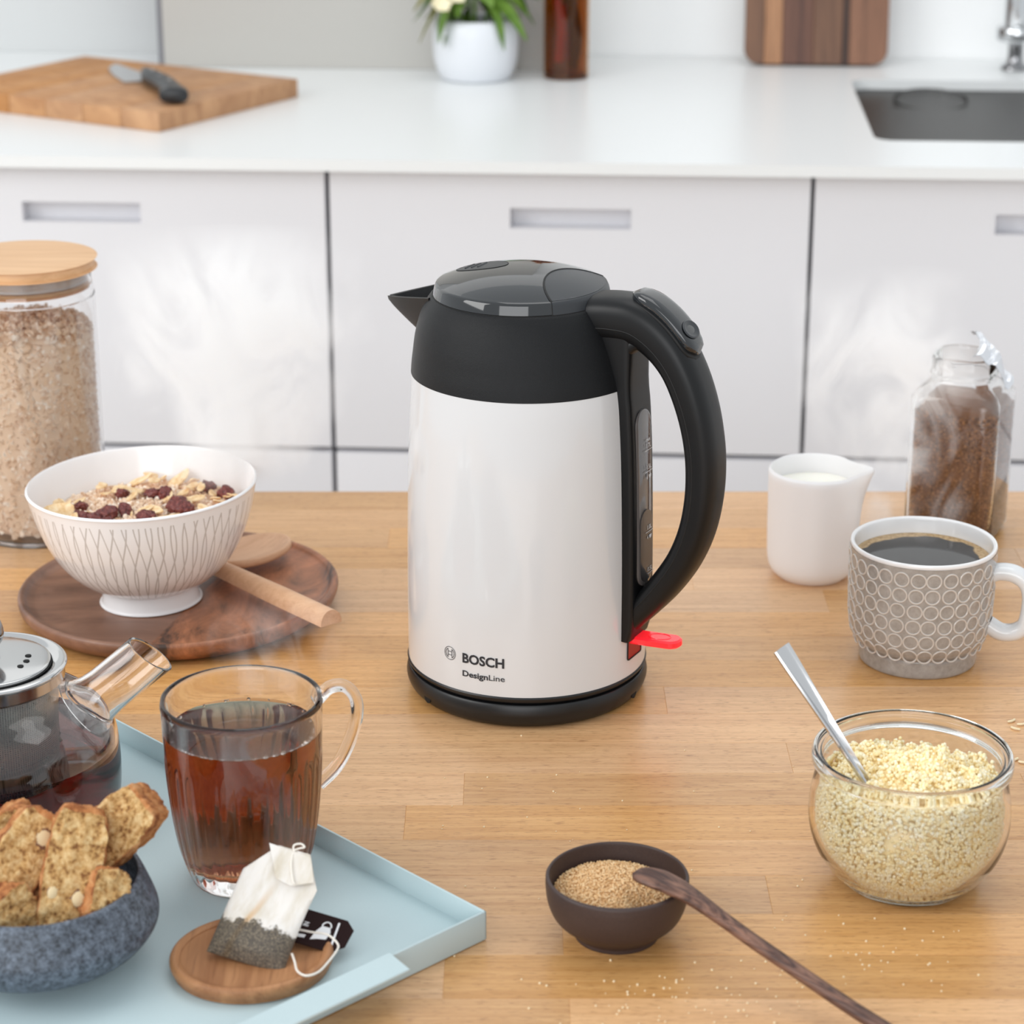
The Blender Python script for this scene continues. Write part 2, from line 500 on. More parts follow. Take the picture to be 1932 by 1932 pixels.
def box(x0, x1, y0, y1, z0, z1, bev=0.0, seg=2):
    bm = bmesh.new()
    bmesh.ops.create_cube(bm, size=1)
    for v in bm.verts:
        v.co = ((x0 + x1) / 2 + v.co.x * (x1 - x0), (y0 + y1) / 2 + v.co.y * (y1 - y0), (z0 + z1) / 2 + v.co.z * (z1 - z0))
    if bev: bmesh.ops.bevel(bm, geom=list(bm.edges), offset=bev, segments=seg, profile=0.5, affect='EDGES')
    bm.verts.index_update()
    out = [tuple(v.co) for v in bm.verts], [tuple(v.index for v in f.verts) for f in bm.faces]
    bm.free()
    return out


def rr2(hx, hy, r, n=8):
    """rounded rectangle outline"""
    pts = []
    for cx_, cy_, a0 in ((hx - r, hy - r, 0), (-hx + r, hy - r, 90), (-hx + r, -hy + r, 180), (hx - r, -hy + r, 270)):
        for i in range(n + 1):
            a = rad(a0 + 90 * i / n); pts.append((cx_ + r * math.cos(a), cy_ + r * math.sin(a)))
    return pts


def loft(rings, cap0=True, cap1=True):
    n = len(rings[0]); V = [p for r in rings for p in r]; Fc = []
    for i in range(len(rings) - 1):
        for k in range(n):
            k2 = (k + 1) % n
            Fc.append((i * n + k, i * n + k2, (i + 1) * n + k2, (i + 1) * n + k))
    if cap0: Fc.append(tuple(range(n))[::-1])
    if cap1: Fc.append(tuple((len(rings) - 1) * n + k for k in range(n)))
    return V, Fc


def prism(outline, z0, z1, bev=0.0):
    """solid from a 2-D outline with a chamfer at both faces"""
    if not bev:
        return loft([[(x, y, z0) for x, y in outline], [(x, y, z1) for x, y in outline]])
    n = len(outline); ins = []
    for i in range(n):
        a = np.array(outline[i - 1]); b = np.array(outline[i]); c_ = np.array(outline[(i + 1) % n])
        e1 = (b - a) / (np.linalg.norm(b - a) + 1e-9); e2 = (c_ - b) / (np.linalg.norm(c_ - b) + 1e-9)
        nn = np.array([-(e1 + e2)[1], (e1 + e2)[0]]); nn /= np.linalg.norm(nn) + 1e-9
        ins.append(tuple(b + nn * bev))
    area_ = sum(outline[i - 1][0] * outline[i][1] - outline[i][0] * outline[i - 1][1] for i in range(n))
    if area_ < 0: ins = [tuple(2 * np.array(o_) - np.array(i_)) for o_, i_ in zip(outline, ins)]
    R = []
    for pts, z in ((ins, z0), (outline, z0 + bev), (outline, z1 - bev), (ins, z1)):
        R.append([(x, y, z) for x, y in pts])
    return loft(R)


def sweep_mesh(outer, holes, z0, z1):
    """flat slab with holes through a filled 2-D curve"""
    cu = bpy.data.curves.new('tmp', 'CURVE'); cu.dimensions = '2D'; cu.fill_mode = 'BOTH'; cu.extrude = (z1 - z0) / 2
    for pts in [outer] + holes:
        sp = cu.splines.new('POLY'); sp.points.add(len(pts) - 1); sp.use_cyclic_u = True
        for q, (x, y) in zip(sp.points, pts): q.co = (x, y, 0, 1)
    o = bpy.data.objects.new('tmp', cu); COL.objects.link(o)
    dg = bpy.context.evaluated_depsgraph_get(); me = o.evaluated_get(dg).to_mesh()
    out = [(v.co.x, v.co.y, v.co.z + (z0 + z1) / 2) for v in me.vertices], [tuple(p.vertices) for p in me.polygons]
    bpy.data.objects.remove(o); bpy.data.curves.remove(cu)
    return out


def text2d(s, height, width=None, bold=0.0):
    """flat letters; capital height and total width in metres, origin at the lower left"""
    cu = bpy.data.curves.new('tmp', 'FONT'); cu.body = s; cu.size = 1.0; cu.offset = bold; cu.resolution_u = 3
    o = bpy.data.objects.new('tmp', cu); COL.objects.link(o)
    dg = bpy.context.evaluated_depsgraph_get(); me = o.evaluated_get(dg).to_mesh()
    V = np.array([tuple(v.co) for v in me.vertices]); Fc = [tuple(p.vertices) for p in me.polygons]
    bpy.data.objects.remove(o); bpy.data.curves.remove(cu)
    cap = 0.729
    k = height / cap
    x = (V[:, 0] - V[:, 0].min()); y = V[:, 1] * k
    x = x * (width / x.max() if width else k)
    return [(float(a), float(b), 0.0) for a, b in zip(x, y)], Fc


def strip2d(pts, w, closed=False):
    n = len(pts); V = []; Fc = []
    for i in range(n):
        a = np.array(pts[i - 1] if (closed or i) else pts[0]); c_ = np.array(pts[(i + 1) % n] if (closed or i < n - 1) else pts[-1])
        d = c_ - a; d = d / (np.linalg.norm(d) + 1e-9); nn = np.array([-d[1], d[0]]) * w / 2
        p = np.array(pts[i]); V += [tuple(p + nn) + (0.0,), tuple(p - nn) + (0.0,)]
    for i in range(n if closed else n - 1):
        j = (i + 1) % n; Fc.append((2 * i, 2 * i + 1, 2 * j + 1, 2 * j))
    return V, Fc


ICO = None


def icosphere(sub=1):
    bm = bmesh.new(); bmesh.ops.create_icosphere(bm, subdivisions=sub, radius=1.0)
    bm.verts.index_update()
    o = np.array([tuple(v.co) for v in bm.verts]), np.array([[v.index for v in f.verts] for f in bm.faces]); bm.free()
    return o


def grains(name, centers, shape, scales, mat, parent=None, base=None, align=None):
    """many small pieces joined in one mesh; base = extra (v,f) solid filling"""
    sv, sf = shape; n = len(centers); k = len(sv)
    q = rng.normal(size=(n, 4)); q /= np.linalg.norm(q, axis=1)[:, None]
    w, x, y, z = q.T
    R = np.stack([np.stack([1 - 2 * (y * y + z * z), 2 * (x * y - z * w), 2 * (x * z + y * w)], -1),
                  np.stack([2 * (x * y + z * w), 1 - 2 * (x * x + z * z), 2 * (y * z - x * w)], -1),
                  np.stack([2 * (x * z - y * w), 2 * (y * z + x * w), 1 - 2 * (x * x + y * y)], -1)], 1)
    sc = np.asarray(scales)
    if sc.ndim == 1: sc = np.repeat(sc[:, None], 3, 1)
    V = np.einsum('nij,nkj->nki', R, sv[None] * sc[:, None, :]) + np.asarray(centers)[:, None, :]
    V = V.reshape(-1, 3)
    Fc = (sf[None] + (np.arange(n) * k)[:, None, None]).reshape(-1, 3)
    tint = np.repeat(rng.random(n), k)
    faces = [tuple(r) for r in Fc.tolist()]
    verts = V.tolist()
    if base:
        nb = len(verts); verts += [list(p) for p in base[0]]; faces += [tuple(i + nb for i in q_) for q_ in base[1]]
        tint = np.concatenate([tint, np.full(len(base[0]), 0.3)])
    me = bpy.data.meshes.new(name); me.from_pydata(verts, [], faces)
    at = me.attributes.new('tint', 'FLOAT', 'POINT'); at.data.foreach_set('value', tint.astype(np.float32))
    smooth(me, 60)
    me.materials.append(M[mat])
    o = bpy.data.objects.new(name, me); COL.objects.link(o)
    if parent: o.parent = parent
    return o


def blob(vf, amp, freq, seed=0):
    """rough a surface up along its normals"""
    bm = bmesh.new()
    vs = [bm.verts.new(p) for p in vf[0]]
    for f in vf[1]:
        try: bm.faces.new([vs[i] for i in f])
        except ValueError: pass
    bm.normal_update()
    off = Vector((seed * 3.1, seed * 1.7, seed * 5.3))
    new = [v.co + v.normal * amp * (mnoise.noise(v.co * freq + off) + 0.5 * mnoise.noise(v.co * freq * 2.3 + off)) for v in bm.verts]
    bm.verts.index_update()
    out = [tuple(p) for p in new], [tuple(v.index for v in f.verts) for f in bm.faces]; bm.free()
    return out


# ------------------------------------------------------------------ kitchen (turned 3.5 degrees to the table)
KA = rad(3.5)
KR = (0, 0, -KA)


def K(lx, ly, z=0.0):
    return (lx * math.cos(KA) + ly * math.sin(KA), 0.93 - lx * math.sin(KA) + ly * math.cos(KA), z)


FZ = -0.74
CT = 0.16
tag(MO('floor', box(-2.6, 2.6, -2.6, 2.2, FZ - 0.04, FZ), 'floor'), kind='structure')
tag(MO('wall_back', box(-2.5, 2.5, 0, 0.08, FZ, 1.7), 'wall', loc=K(0, 0.675), rot=KR), kind='structure')
tag(MO('trim_1', box(-0.465, 0.045, 0.0, 0.118, 0, 0.9, 0.002), 'panel', loc=K(0, 0.556, CT), rot=KR), kind='structure')

tag(MO('wall_toning_sheet', box(-1.189, -0.47, 0.0, 0.008, 0, 0.9, 0.001), 'wall_toned', loc=K(0, 0.664, CT), rot=KR), kind='structure')  # added grey sheet that darkens the overlit stretch of wall
tag(MO('shadow_strip', box(-0.472, -0.4655, 0.0, 0.1, 0, 0.9), 'carcass', loc=K(0, 0.5605, CT), rot=KR), kind='structure')  # dark strip in place of the shadow line beside the taupe panel
# worktop with the sink opening
ow = [(-1.189, 0.0), (1.302, 0.0), (1.302, 0.673), (-1.189, 0.673)]
hole_s = [(0.645 + x, 0.326 + y) for x, y in rr2(0.27, 0.19, 0.022, 5)]
wt = sweep_mesh(ow, [hole_s], CT - 0.012, CT)
tag(MO('kitchen_worktop', wt, 'counter', loc=K(0, 0), rot=KR), 'long white kitchen worktop with cut-out for the dark sink', 'worktop')

# sink basin: open rounded tub
rs = []
for hx, hy, r_, z in ((0.285, 0.205, 0.03, -0.0125), (0.285, 0.205, 0.03, -0.19), (0.26, 0.18, 0.03, -0.2), (0.24, 0.16, 0.03, -0.19), (0.262, 0.182, 0.03, -0.175), (0.268, 0.188, 0.026, -0.0125)):
    rs.append([(x, y, z) for x, y in rr2(hx, hy, r_, 5)])
v, f = loft(rs, True, False)
n_ = len(rs[0])
f = f[:-1] if False else f
f += [tuple((len(rs) - 1) * n_ + k for k in (i, (i + 1) % n_)) + tuple(k for k in ((i + 1) % n_, i)) for i in range(n_)]
# inner floor
f.append(tuple(3 * n_ + k for k in range(n_)))
sink = EM('kitchen_sink', K(0.645, 0.326, CT), KR, 'dark grey undermount sink set into the white worktop', 'sink')
MO('basin', (v, f), 'sink', sink)
MO('drain', lathe([(0, 0.001), (0.03, 0.001), (0.042, 0.004), (0.045, 0.0)], 32), 'steel', sink, loc=(0, 0, -0.1895))
ov = MO('overflow_slot', tube([(x, y, 0) for x, y in rr2(0.035, 0.012, 0.011, 5)], 0.0012, seg=6, closed=True), 'steel_brushed', sink, loc=(-0.075, 0.1855, -0.05), rot=(rad(88), 0, 0))
# tumbler in the sink
tb = lathe(cr([(0, 0.0), (0.03, 0.0), (0.034, 0.004), (0.039, 0.05), (0.043, 0.1), (0.0415, 0.1005), (0.0375, 0.05), (0.032, 0.008), (0, 0.006)], 4), 40)
tb = [(x, y_, z * 1.58) for x, y_, z in tb[0]], tb[1]
tag(MO('glass_tumbler', tb, 'glass', loc=K(0.462, 0.452, -0.0145), rot=(rad(7), 0, 0)), 'clear glass tumbler standing inside the dark sink', 'tumbler')

# drawer cabinets
def handle_front(w, h, hx0, hx1, hz0, hz1, th=0.019):
    v, f = sweep_mesh([(-w / 2, -h), (w / 2, -h), (w / 2, 0), (-w / 2, 0)], [[(hx0, hz0), (hx1, hz0), (hx1, hz1), (hx0, hz1)]], 0, th)
    return [(x, -z, y) for x, y, z in v], f


units = [(-0.1915 - 0.4975 / 2, -0.449, 'white drawer unit under the chopping board, left of the other two'),
         (0.0565, 0.0585, 'white drawer unit directly behind the kettle'),
         (0.304 + 0.4975 / 2, 0.552, 'white drawer unit below the sink on the right'),
         (-0.1915 - 0.4975 * 1.5, -0.1915 - 0.4975 * 1.5, 'white drawer unit at the far left end of the worktop'),
         (0.304 + 0.4975 * 1.5, 0.304 + 0.4975 * 1.5, 'white drawer unit at the far right end of the worktop'),
         ]
for cx_, hc, lab in units:
    w = 0.4915
    u = EM('drawer_cabinet', K(cx_, 0.0, FZ), KR, lab, 'cabinet', 'white kitchen drawer units')
    b_ = 0.74
    zt_ = b_ + CT - 0.0125
    MO('carcass', join(box(-0.2484, -0.2304, 0.045, 0.6, 0.1, zt_), box(0.2304, 0.2484, 0.045, 0.6, 0.1, zt_), box(-0.2304, 0.2304, 0.045, 0.6, 0.1, 0.118), box(-0.2304, 0.2304, 0.592, 0.6, 0.118, zt_),
                       box(-0.2304, 0.2304, 0.045, 0.063, zt_ - 0.03, zt_), box(-0.2304, 0.2304, 0.045, 0.063, b_ - 0.175, b_ - 0.135)), 'carcass', u)
    fr = MO('drawer_front', handle_front(w, 0.3, hc - cx_ - 0.062, hc - cx_ + 0.062, -0.0595, -0.0385), 'cabinet', u, loc=(0, 0.0425, b_ + 0.146))
    MO('handle_recess', box(hc - cx_ - 0.066, hc - cx_ + 0.066, 0.001, 0.004, -0.066, -0.034), 'cabinet', fr, loc=(0, 0.001, 0))
    MO('drawer_front', box(-w / 2, w / 2, 0.0235, 0.0425, 0.1, b_ - 0.160, 0.001), 'cabinet', u)
    MO('plinth', box(-0.2484, 0.2484, 0.06, 0.08, 0.0, 0.1), 'cabinet', u)

# chopping board with knife
cb_ = EM('chopping_board', K(-0.386, 0.133, CT), (0, 0, -KA + math.atan2(0.466, -0.885)), 'thick end-grain wooden chopping board carrying a knife', 'chopping board')
nb = 6
for i in range(nb):
    x0 = 0.32 * i / nb
    MO('wood_block', box(x0 + 0.0002, x0 + 0.32 / nb - 0.0002, -0.252, 0.0, 0, 0.021, 0.0012), 'board', cb_)
kn = EM('kitchen_knife', K(-0.437, 0.318, CT + 0.0215), (0, 0, -KA + math.atan2(-0.154, 0.075)), 'chef knife with black handle lying on the chopping board', 'knife')
bl = [(-0.13, -0.006), (-0.10, -0.020), (-0.05, -0.026), (0.0, -0.026), (0.0, 0.008), (-0.06, 0.008), (-0.125, -0.002)]
MO('blade', prism(bl, 0.0005, 0.0022), 'steel_brushed', kn)
hd = cr([(0.0, 0, 0.009), (0.03, -0.001, 0.0105), (0.08, 0.001, 0.0105), (0.12, -0.002, 0.0105), (0.145, -0.006, 0.0105), (0.155, -0.009, 0.0105)], 4)
MO('handle', tube(hd, [0.006 + 0.006 * min(1, i / 4) + (0.004 if i > 14 else 0) - (0.008 if i == 20 else 0) for i in range(len(hd))], [0.0085] * (len(hd) - 1) + [0.005], seg=14, power=2.6), 'knife_black', kn)
for q in (0.03, 0.065, 0.1):
    MO('rivet', lathe([(0, 0.0005), (0.003, 0.0003), (0.0033, 0)], 12), 'steel', kn, loc=(q, 0, 0.0187))

# plant in a pale pot
pt = EM('potted_flower', K(-0.074, 0.497, CT), KR, 'cream flowers with green leaves in a pale glazed round pot', 'potted plant')
MO('pot', lathe(cr([(0, 0), (0.036, 0), (0.044, 0.006), (0.050, 0.024), (0.0515, 0.05), (0.049, 0.066), (0.044, 0.072), (0.040, 0.070), (0.043, 0.062), (0.045, 0.04), (0.04, 0.02), (0, 0.018)], 4), 64), 'pot', pt)
MO('soil', lathe([(0, 0.06), (0.043, 0.058)], 32), 'hole', pt)


def leaf(L, wd, bend, n=8):
    V = []; Fc = []
    for i in range(n + 1):
        s = i / n; w_ = wd * math.sin(PI * min(1, s * 0.92 + 0.06)) ** 0.8
        x = L * s; z = -bend * s * s
        V += [(x, -w_, z + w_ * 0.35), (x, 0, z), (x, w_, z + w_ * 0.35)]
    for i in range(n):
        a = 3 * i
        Fc += [(a, a + 1, a + 4, a + 3), (a + 1, a + 2, a + 5, a + 4)]
    top = V; bot = [(x, y, z - 0.0006) for x, y, z in V]; k = len(V)
    return top + bot, Fc + [tuple(i + k for i in q)[::-1] for q in Fc]


stems = [(-0.03, -0.01, 0.105), (0.0, -0.015, 0.12), (0.025, 0.0, 0.11), (-0.012, 0.015, 0.13)]
for i, (x, y, z) in enumerate(stems):
    MO('stem', tube(cr([(x * 0.3, y * 0.3, 0.058), (x * 0.7, y * 0.7, 0.085), (x, y, z)], 4), 0.0022, seg=7), 'leaf', pt)
for i in range(26):
    a = random.uniform(0, 2 * PI) if i > 9 else rad(180 + random.uniform(-50, 60)); r0 = random.uniform(0.008, 0.03)
    if i in (0, 1, 2, 3): a = rad(-5 + 14 * i)
    z = random.uniform(0.085, 0.125); L = random.uniform(0.034, 0.055)
    if i in (2, 3): L = 0.055; z = 0.1
    MO('leaf', leaf(L, random.uniform(0.006, 0.010), random.uniform(0.02, 0.055)), 'leaf' if i % 3 else 'leaf_olive', pt,
       loc=(r0 * math.cos(a), r0 * math.sin(a) - 0.006, z), rot=(random.uniform(-0.5, 0.5), random.uniform(-0.35, 0.35), a))
for a, L, bd, rr0, z in ((205, 0.058, 0.052, 0.018, 0.098), (228, 0.050, 0.050, 0.022, 0.100), (188, 0.055, 0.036, 0.02, 0.104), (246, 0.036, 0.024, 0.02, 0.102), (318, 0.056, 0.050, 0.018, 0.100), (338, 0.048, 0.032, 0.02, 0.106), (292, 0.032, 0.016, 0.02, 0.106)):
    a = rad(a)
    MO('leaf', leaf(L, 0.0095, bd), 'leaf' if bd < 0.051 else 'leaf_olive', pt, loc=(rr0 * math.cos(a), rr0 * math.sin(a), z), rot=(0.25, 0, a))
for x, y, z in ((-0.038, -0.048, 0.090), (-0.020, -0.044, 0.100), (-0.046, -0.022, 0.108)):
    fl = MO('flower', lathe([(0, 0.004), (0.004, 0.003), (0.005, 0), (0, -0.002)], 12), 'petal', pt, loc=(x, y, z), rot=(rad(50), 0, 0.3))
    for j in range(6):
        MO('petal', leaf(0.017, 0.006, -0.004, 5), 'petal', fl, rot=(0, -0.5, j * PI / 3))

# oil bottle with peppers
bt = lathe(cr([(0, 0), (0.024, 0), (0.0265, 0.004), (0.027, 0.02), (0.027, 0.17), (0.022, 0.2), (0.012, 0.225), (0.011, 0.27), (0.0125, 0.272), (0.0125, 0.285), (0.009, 0.285), (0.009, 0.27), (0.0095, 0.228), (0.02, 0.197), (0.0248, 0.168), (0.0248, 0.02), (0.022, 0.007), (0, 0.006)], 4), 48)
bo = K(0.034, 0.51, CT)
bb_ = EM('oil_bottle', bo, KR, 'amber oil bottle with red and olive peppers, beside the potted flower', 'bottle')
MO('bottle_glass', bt, 'amber', bb_)
MO('cork', lathe(cr([(0, 0.26), (0.0085, 0.26), (0.009, 0.285), (0.0105, 0.298), (0, 0.3)], 3), 20), 'bamboo', bb_)
for (x, y, z0, z1, mt_, r_) in ((-0.008, -0.012, 0.02, 0.13, 'pepper_red', 0.007), (0.009, -0.01, 0.012, 0.11, 'pepper_olive', 0.0075), (0.0, 0.008, 0.02, 0.14, 'pepper_red', 0.007), (-0.002, -0.016, 0.09, 0.165, 'pepper_olive', 0.005)):
    pth = cr([(x, y, z0), (x + 0.003, y + 0.002, z0 + (z1 - z0) * 0.4), (x - 0.002, y, z1 - 0.02), (x + 0.002, y, z1)], 5)
    o = MO('pepper', tube(pth, [r_ * (0.35 + 0.65 * math.sin(PI * min(1, 0.15 + 0.85 * i / (len(pth) - 1))) ** 0.6) for i in range(len(pth))], seg=10), mt_, loc=bo, rot=KR)
    tag(o, {0.007: 'red pepper at the front left inside the amber oil bottle' if y < 0 else 'red pepper at the back inside the amber oil bottle', 0.0075: 'thick olive green pepper at the right inside the oil bottle', 0.005: 'thin olive pepper high up inside the amber oil bottle'}[r_], 'pepper', 'peppers inside the oil bottle')

# walnut serving board leaning on the wall
wb_ = EM('serving_board', K(0.339, 0.622, CT), (rad(80), 0, -KA), 'dark striped walnut serving board leaning against the white wall', 'serving board')
edges = [-0.088, -0.064, -0.042, -0.004, 0.032, 0.040, 0.088]
smat = ['walnut', 'walnut_light', 'walnut_red', 'walnut', 'walnut_dark', 'walnut_mid']
for nm_, a_, b_c in (('walnut_light', (190, 138, 92), (150, 100, 62)), ('walnut_red', (118, 74, 52), (76, 44, 32)), ('walnut_dark', (82, 54, 42), (54, 34, 26)), ('walnut_mid', (148, 100, 70), (108, 70, 48))):
    M[nm_] = wood(nm_, a_, b_c, (60, 36, 24), (60, 3, 60), rough=0.5, var=0.05, porew=0.4)
for i in range(6):
    a, b = edges[i], edges[i + 1]
    r_ = 0.018
    if i == 0: ol = [(b, 0.0), (b, 0.32), (a, 0.32)] + [(a + r_ - r_ * math.cos(q), r_ - r_ * math.sin(q)) for q in np.linspace(0, PI / 2, 7)]
    elif i == 5: ol = [(a, 0.32), (a, 0.0)][::-1] + [(b - r_ + r_ * math.sin(q), r_ - r_ * math.cos(q)) for q in np.linspace(0, PI / 2, 7)] + [(b, 0.32)]
    else: ol = [(a, 0), (b, 0), (b, 0.32), (a, 0.32)]
    if i == 5: ol = [(a, 0.0)] + [(b - r_ + r_ * math.sin(q), r_ - r_ * math.cos(q)) for q in np.linspace(0, PI / 2, 7)] + [(b, 0.32), (a, 0.32)]
    MO('wood_strip', prism([(float(x), float(y)) for x, y in ol], 0, 0.018, 0.0008), smat[i], wb_)

# tap
tp = EM('kitchen_tap', K(0.582, 0.60, CT), KR, 'chrome mixer tap standing behind the dark sink', 'tap')
MO('tap_base', lathe(cr([(0, 0), (0.016, 0), (0.0155, 0.006), (0.010, 0.010), (0.0095, 0.034), (0.012, 0.04), (0, 0.04)], 3), 32), 'steel_dark', tp)
MO('collar', lathe([(0, 0.036), (0.024, 0.036), (0.025, 0.038), (0.025, 0.05), (0.024, 0.052), (0, 0.052)], 40), 'chrome', tp)
MO('column', lathe([(0, 0.05), (0.0165, 0.05), (0.0165, 0.2), (0.015, 0.203), (0, 0.203)], 40), 'chrome', tp)
MO('spout', tube(cr([(0, 0, 0.15), (0, -0.04, 0.185), (0, -0.12, 0.2), (0, -0.18, 0.185), (0, -0.19, 0.165)], 5), 0.011, seg=16), 'chrome', tp)
MO('lever', tube(cr([(0.014, 0, 0.1), (0.04, 0, 0.11), (0.085, 0, 0.13)], 4), 0.005, seg=10), 'chrome', tp)

# ------------------------------------------------------------------ table
table = EM('dining_table', (0, -0.16, FZ), (0, 0, 0), 'oak butcher-block dining table carrying the kettle and breakfast things', 'table')
TX, TY0, TY1, TT = 0.84, -0.72, 0.382, 0.036
TO = Vector((0, -0.16, FZ))
y = TY1; row = 0
rr_ = random.Random(11)
while y > TY0 + 0.005:
    w = 0.0435
    y0 = max(TY0, y - w)
    x = -TX - rr_.uniform(0, 0.4)
    while x < TX:
        L = rr_.uniform(0.28, 0.62)
        a, b = max(x, -TX), min(x + L, TX)
        if b - a > 0.02:
            cx_, cy_ = (a + b) / 2, (y + y0) / 2
            MO('stave', box(-(b - a) / 2, (b - a) / 2, -(y - y0) / 2, (y - y0) / 2, -TT, 0, 0.00022, 1), 'oak', table,
               loc=Vector((cx_, cy_, 0)) - TO, flat=True)
        x += L
    y -= w; row += 1
for sx_ in (-1, 1):
    for yy in (TY0 + 0.06, TY1 - 0.06):
        MO('leg', box(-0.035, 0.035, -0.035, 0.035, 0, -FZ - TT, 0.003), 'oak', table, loc=(sx_ * 0.76, yy + 0.16, 0))

# ------------------------------------------------------------------ kettle
KX = Vector((0.0099, 0, 0))
kettle = EM('electric_kettle', KX, (0, 0, rad(-28)), 'white and black electric kettle with glowing red switch in the centre', 'kettle')
MO('power_base', lathe(cr([(0, 0), (0.06, 0.0), (0.0725, 0.0006), (0.0768, 0.0032), (0.0790, 0.0072), (0.0798, 0.0115), (0.0785, 0.0165), (0.0765, 0.0172), (0.070, 0.0175), (0, 0.0175)], 4), 128), 'black_base', kettle)
MO('foot_ring', lathe([(0.06, 0.0172), (0.0765, 0.0176), (0.0772, 0.0186), (0.0772, 0.0200), (0.0790, 0.0204), (0.0792, 0.0216), (0.0785, 0.0226), (0.06, 0.0226)], 128), 'black_base', kettle)
body = cr([(0.0784, 0.0222), (0.0785, 0.05), (0.0783, 0.09), (0.0776, 0.13), (0.0764, 0.17), (0.0747, 0.2), (0.0735, 0.2162)], 5)


def shift(z):
    s = min(1, max(0, (z - 0.2) / 0.065)); return -0.0045 * s * s * (3 - 2 * s)


MO('body', lathe([(0.06, 0.0222)] + body + [(0.07, 0.2168)], 160, cx=shift), 'white_gloss', kettle, angle=50)
collar = cr([(0.0737, 0.2160), (0.0727, 0.2225), (0.0712, 0.2295), (0.0688, 0.240), (0.0650, 0.2515), (0.0612, 0.2595), (0.0578, 0.2645)], 5)
MO('collar', lathe([(0.068, 0.2155)] + collar + [(0.0560, 0.2655), (0.052, 0.2655)], 160, cx=shift), 'black_matte', kettle)
LX = -0.0045  # lid centre
RL = 0.0560


def dome(r):
    q = min(1.0, r / 0.0545)
    return 0.2725 + 0.0105 * (1 - q ** 2.2)


lidp = [(0, dome(0))] + [(r, dome(r)) for r in np.linspace(0.002, 0.0525, 26)] + [(0.0537, 0.2729), (0.0543, 0.2722), (0.0547, 0.2712), (RL, 0.2658), (0.0552, 0.2650), (0.05, 0.2645)]
lid = MO('lid', lathe(lidp, 160), 'lid_gloss', kettle, loc=(LX, 0, 0))
MO('lid_gap', lathe([(0.0553, 0.2647), (0.0566, 0.2647), (0.0566, 0.2656), (0.0553, 0.2656)], 128), 'seam', kettle, loc=(LX, 0, 0))
# matte hinge cover: part of the dome on the handle side
CCX, CR_ = 0.066, 0.0445
V = []; Fc = []
NR, NA = 22, 90
for i in range(NR + 1):
    for k in range(NA):
        a = 2 * PI * k / NA; p = CR_ * i / NR
        x = CCX + p * math.cos(a); y_ = p * math.sin(a); r = math.hypot(x, y_)
        if r > 0.0530: x, y_ = x * 0.0530 / r, y_ * 0.0530 / r; r = 0.0530
        V.append((x, y_, dome(r) + 0.0005))
for i in range(NR):
    for k in range(NA):
        k2 = (k + 1) % NA; Fc.append((i * NA + k, i * NA + k2, (i + 1) * NA + k2, (i + 1) * NA + k))
am = math.acos((0.053 ** 2 + CCX ** 2 - CR_ ** 2) / (2 * 0.053 * CCX))
b0 = len(V); NB = 40
for k in range(NB + 1):
    a = -am + 2 * am * k / NB
    for r, z in ((0.0528, dome(0.053) + 0.0004), (0.0543, 0.2729), (0.0553, 0.2708), (0.0566, 0.2652)):
        V.append((r * math.cos(a), r * math.sin(a), z))
for k in range(NB):
    for j in range(3):
        a = b0 + k * 4 + j; Fc.append((a, a + 4, a + 5, a + 1))
MO('hinge_cover', (V, Fc), 'cover_matte', kettle, loc=(LX, 0, 0), angle=60)
al_ = math.acos((CCX ** 2 + CR_ ** 2 - 0.053 ** 2) / (2 * CCX * CR_))
arc = []
for k in range(41):
    a = PI - al_ + 2 * al_ * k / 40
    x = CCX + CR_ * math.cos(a); y_ = CR_ * math.sin(a); arc.append((x, y_, dome(math.hypot(x, y_)) + 0.0003))
e0, e1 = arc[0], arc[-1]
arc = [(e0[0] * 1.055, e0[1] * 1.055, 0.2655), (e0[0] * 1.03, e0[1] * 1.03, 0.2703)] + arc + [(e1[0] * 1.03, e1[1] * 1.03, 0.2703), (e1[0] * 1.055, e1[1] * 1.055, 0.2655)]
MO('cover_gap', tube(arc, 0.0007, seg=6), 'seam', kettle, loc=(LX, 0, 0))
# push area on the lid
ov_ = []
for k in range(48):
    a = 2 * PI * k / 48; x = -0.028 + 0.0175 * math.cos(a); y_ = 0.0125 * math.sin(a) * (1 - 0.25 * math.cos(a) * 0)
    ov_.append((x, y_, dome(math.hypot(x, y_)) + 0.0001))
MO('push_outline', tube(ov_, 0.00028, seg=6, closed=True), 'seam', lid)
pv = [(-0.028, 0, dome(0.028) + 0.0002)]; pf_ = []
for i in range(1, 5):
    for k in range(48):
        a = 2 * PI * k / 48; x = -0.028 + 0.0174 * i / 4 * math.cos(a); y_ = 0.0124 * i / 4 * math.sin(a); pv.append((x, y_, dome(math.hypot(x, y_)) + 0.0002))
for k in range(48): pf_.append((0, 1 + k, 1 + (k + 1) % 48))
for i in range(3):
    for k in range(48):
        k2 = (k + 1) % 48; pf_.append((1 + i * 48 + k, 1 + i * 48 + k2, 1 + (i + 1) * 48 + k2, 1 + (i + 1) * 48 + k))
MO('push_pad', (pv, pf_), 'cover_matte', lid)
for q in (-0.037, -0.0325, -0.028):
    MO('push_rib', tube([(q, y_, dome(math.hypot(q, y_)) + 0.0003) for y_ in np.linspace(-0.006, 0.006, 7)], 0.0006, seg=6), 'cover_matte', lid)

